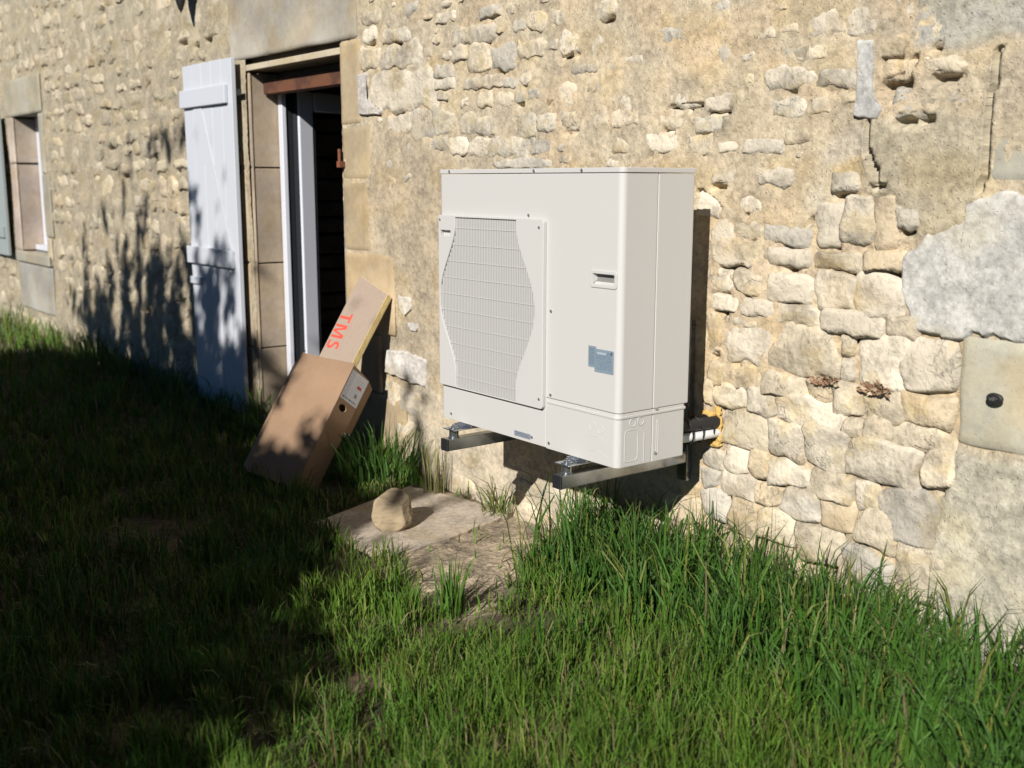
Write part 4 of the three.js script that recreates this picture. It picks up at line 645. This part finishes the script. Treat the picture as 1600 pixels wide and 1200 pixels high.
{
  const onSlab = (x, z) => depthIn(slabPts, x, z) > -0.01;
  const tries = 720000, x0 = -11, x1 = 2.2, z0 = 0.015, z1 = 3.7;
  for (let k = 0; k < tries; k++) {
    const x = rr(x0, x1), z = rr(z0, z1), d = Math.hypot(x - EYE.x, 1.3, z - EYE.z);
    let keep = Math.min(1, Math.pow(2.9 / d, 2));
    const P = pixelOf(x, 0.08, z); if (P[2] < 0.3 || P[0] < -120 || P[0] > 1720 || P[1] > 1330) keep *= P[2] < 0.3 ? 0 : 0.12;
    if (rnd() > keep) continue;
    if (onSlab(x, z)) continue;
    const y = groundY(x, z), tl = tallness(x, z), b = bare(x, z) * (1 - tl * 0.8), clump = smooth(-0.3, 0.28, fbm(x * 6.5, z * 6.5, 8.4, 3));
    if (rnd() < b * 0.965) continue;
    if (rnd() > 0.1 + 0.9 * clump) continue;
    const wallside = smooth(0.4, 0.05, z) * smooth(-1.9, -2.3, x), wide = Math.min(2.2, d / 3.2);
    if (tl > 0.3 && rnd() < tl) tall.add(x, y - 0.005, z, mix(0.12, 0.34, tl * Math.pow(rnd(), 0.7)) * rr(0.75, 1.15), rr(0.004, 0.0105), rr(0, 6.283), rr(0.05, 0.7), grassCol(x, z, true), rr(0, 6.283));
    else if (rnd() < 0.16) lawn.add(x, y + 0.004, z, rr(0.03, 0.09), rr(0.003, 0.006) * wide, rr(0, 6.283), rr(0.9, 1.5), rnd() < 0.5 ? gD.map((v) => v * rr(0.5, 1)) : grassCol(x, z, false), rr(0, 6.283));
    else lawn.add(x, y - 0.005, z, (rr(0.05, 0.13) * (0.4 + 0.75 * clump + 0.5 * smooth(-0.2, 0.3, fbm(x * 2.1, z * 2.1, 12.4, 2))) + wallside * rr(0, 0.2) + 0.05 * smooth(-0.4, 0.7, x)) * (1 - 0.4 * b), rr(0.0026, 0.006) * wide, rr(0, 6.283), rr(0.05, 0.6), grassCol(x, z, false), rr(0, 6.283));
  }
  // long stems standing above the rest along the wall
  for (let k = 0; k < 300; k++) { const x = rr(-0.72, 1.15), z = rr(0.03, 0.4), y = groundY(x, z); tall.add(x, y, z, rr(0.3, 0.46) * (0.85 + 0.15 * smooth(0.9, 0.1, x)), rr(0.004, 0.01), rr(0, 6.283), rr(0.03, 0.7), rnd() < 0.3 ? gY : grassCol(x, z, true), rr(0, 6.283)); }
}
tag(lawn.build('lawn_grass', M.grass), 'short patchy green lawn in front of the wall', 'lawn', null, 'stuff');
tag(tall.build('tall_grass', M.grass), 'tall rough green grass along the wall below the heat pump', 'tall grass', null, 'stuff');
function tuft(px, py, n, h0, h1, spread, lean0, lean1, cols, label, mat = M.grass, wid = [0.004, 0.008], dx = 0, dz = 0) {
  const p = onGround(px, py), b = new Blades(); p.x += dx; p.z += dz;
  for (let k = 0; k < n; k++) { const a = rr(0, 6.283), r = spread * Math.sqrt(rnd()), x = p.x + r * Math.cos(a), z = Math.max(0.012, p.z + r * Math.sin(a)), c = cols[Math.floor(rnd() * cols.length)], q = rr(0.8, 1.25); b.add(x, groundY(x, z) - 0.004, z, rr(h0, h1), rr(...wid), a + rr(-0.6, 0.6), rr(lean0, lean1), c.map((v) => v * q), rr(0, 6.283)); }
  return tag(b.build('grass_tuft', mat), label, 'grass tuft');
}
tuft(705, 958, 60, 0.12, 0.25, 0.045, 0.05, 0.4, [gB, gB, gA], 'upright bright green grass tuft on bare dust in front of the slab');
tuft(612, 950, 150, 0.05, 0.12, 0.09, 0.1, 0.5, [gA, gB, gC], 'low dense green grass tuft at the front corner of the slab');
tuft(775, 806, 46, 0.08, 0.2, 0.06, 0.3, 1.0, [gC, gA, gY, gY, [0.12, 0.13, 0.06]], 'sprawling half-dry grass tuft at the foot of the wall behind the slab');
tuft(620, 738, 230, 0.12, 0.34, 0.2, 0.1, 0.7, [gA, gC, gC], 'tall shaded grass tuft between the carton and the heat pump', M.grass, [0.004, 0.009], 0.1, 0.16);
tuft(692, 770, 46, 0.14, 0.3, 0.05, 0.02, 0.2, [gD, gD, gY], 'upright straw-dry grass stalks against the wall left of the heat pump', M.dry, [0.003, 0.005], 0, 0.05);
tuft(470, 778, 120, 0.08, 0.2, 0.1, 0.1, 0.6, [gA, gB, gY], 'short sunlit grass tuft at the foot of the carton', M.grass, [0.004, 0.007], 0.05, 0.1);
tuft(845, 900, 90, 0.08, 0.2, 0.1, 0.15, 0.8, [gA, gC, gY], 'wispy grass tuft at the edge of the dust beside the tall grass');
// dry rusty plants growing in the joints
for (const [px, py, r, label] of [[1294, 588, 0.036, 'dry rust-coloured plant in a wall joint, the left one of two'], [1372, 600, 0.042, 'dry rust-coloured plant in a wall joint, the right one with straw tips']]) {
  const p = onWall(px, py), pos = [], cs = [], idx = [];
  for (let k = 0; k < 90; k++) {
    const a = rr(-0.5, 3.64), len = r * rr(0.25, 1), w = rr(0.004, 0.009), ex = Math.cos(a) * len * 1.25, ey = Math.sin(a) * len * 0.75, ez = 0.014 + rr(0, 0.01), bx = p.x + rr(-0.5, 0.5) * r, by = p.y - r * 0.4 + rr(-0.1, 0.1) * r, c = pickCol([[0.26, 0.14, 0.08], [0.32, 0.22, 0.14], [0.45, 0.37, 0.25], [0.22, 0.12, 0.07]]), q = pos.length / 3, nx = -Math.sin(a) * w, ny = Math.cos(a) * w;
    pos.push(bx, by, 0.004, bx + ex * 0.6 + nx, by + ey * 0.6 + ny, ez, bx + ex, by + ey, ez + rr(-0.006, 0.012), bx + ex * 0.6 - nx, by + ey * 0.6 - ny, ez); for (let i = 0; i < 4; i++) { cs.push(...c); } idx.push(q, q + 1, q + 2, q, q + 2, q + 3);
  }
  const g = new THREE.BufferGeometry(); g.setAttribute('position', new THREE.Float32BufferAttribute(pos, 3)); g.setAttribute('color', new THREE.Float32BufferAttribute(cs, 3)); g.setIndex(idx); g.computeVertexNormals();
  tag(part('wall_plant', g, M.dry, scene), label, 'dry plant');
}

// ---------------------------------------------------------------- garden trees behind the camera; their leaves throw the dappled shade
{
  const top = [[-7.6, 0.1], [-7.3, 0.75], [-6.9, 1.1], [-6.4, 1.4], [-5.8, 1.65], [-5.2, 1.7], [-4.7, 1.7], [-4.2, 1.9], [-3.9, 1.45], [-3.4, 1.0], [-2.8, 0.75], [-2.2, 0.7], [-1.75, 0.65], [-1.6, 0.05], [-1.35, -0.25], [-1.0, -0.55], [-0.65, -0.85], [-0.3, -1.25], [0.05, -2.0], [0.3, -2.6]];
  const edge = (u) => { for (let i = 0; i < top.length - 1; i++) if (u <= top[i + 1][0]) return mix(top[i][1], top[i + 1][1], (u - top[i][0]) / (top[i + 1][0] - top[i][0])); return -9; };
  const trees = [0, 1, 2].map(() => ({ p: [], i: [] })), q = new THREE.Quaternion(), e = new THREE.Euler(), v = new THREE.Vector3();
  for (let k = 0; k < 190000; k++) {
    const u = rr(-8, 0.2), vv = rr(-2.8, 1.95), z = 5.6 + rr(-1.2, 1.2); if (u < -7.6) continue;
    const d = edge(u) - vv; if (d < -0.05) continue;
    const clump = fbm(u * 5.2, vv * 2.2, 2.7, 3), dens = clamp(smooth(0, 2.3, d) * 1.5 + 0.8 * smooth(0.15, -0.6, vv + 0.25 * (u + 1.6 > 0 ? u + 1.6 : 0) * 2) * smooth(0.1, 0.7, d) + clump * 2.5 - 0.3, 0, 1);
    if (rnd() > dens * (d < 0.9 ? 0.45 : 1)) continue;
    const t = trees[u < -5 ? 0 : u < -2.6 ? 1 : 2], s = rr(0.035, 0.075), o = t.p.length / 3; q.setFromEuler(e.set(rr(0, 6.3), rr(0, 6.3), rr(0, 6.3)));
    for (const [a, b] of [[-1, 0], [0, -0.45], [1, 0], [0, 0.45]]) { v.set(a * s, b * s, 0).applyQuaternion(q); t.p.push(u + 0.575 * z + v.x, vv + 0.66 * z + v.y, z + v.z); }
    t.i.push(o, o + 1, o + 2, o, o + 2, o + 3);
  }
  const names = ['left', 'middle', 'right'];
  trees.forEach((t, i) => {
    const u = [-6.2, -4.1, -1.8][i], x = u + 0.575 * 5.6, tr = thing('garden_tree', `leafy garden tree out of frame, the ${names[i]} of the three that shade the lawn`, 'tree', [x, 0, 5.6]);
    const g = new THREE.BufferGeometry(); g.setAttribute('position', new THREE.Float32BufferAttribute(t.p, 3)); g.setIndex(t.i); g.computeVertexNormals(); g.translate(-x, 0, -5.6);
    part('crown', g, M.leaf, tr);
    const hTop = i === 2 ? 3.0 : 4.2, limbs = [tube([[0, -0.1, 0], [0.06, hTop * 0.3, 0.05], [-0.05, hTop * 0.6, 0], [0.05, hTop - 0.6, 0.05]], 0.09, 20, 8)];
    for (let k = 0; k < 7; k++) { const a = k * 2.4, y = (i === 2 ? 1.0 : 1.7) + k * (i === 2 ? 0.16 : 0.26), q2 = i === 2 ? 0.3 : 0.8; limbs.push(tube([[0, y, 0], [Math.cos(a) * 0.5 * q2, y + 0.5 * q2, Math.sin(a) * 0.4 * q2], [Math.cos(a) * q2, y + 0.9 * q2, Math.sin(a) * 0.8 * q2]], 0.025, 10, 6)); }
    part('trunk', limbs, M.bark, tr);
  });
}
scene.traverse((o) => { if (o.isMesh && o !== sky) o.castShadow = o.receiveShadow = true; });
renderer.render(scene, camera);
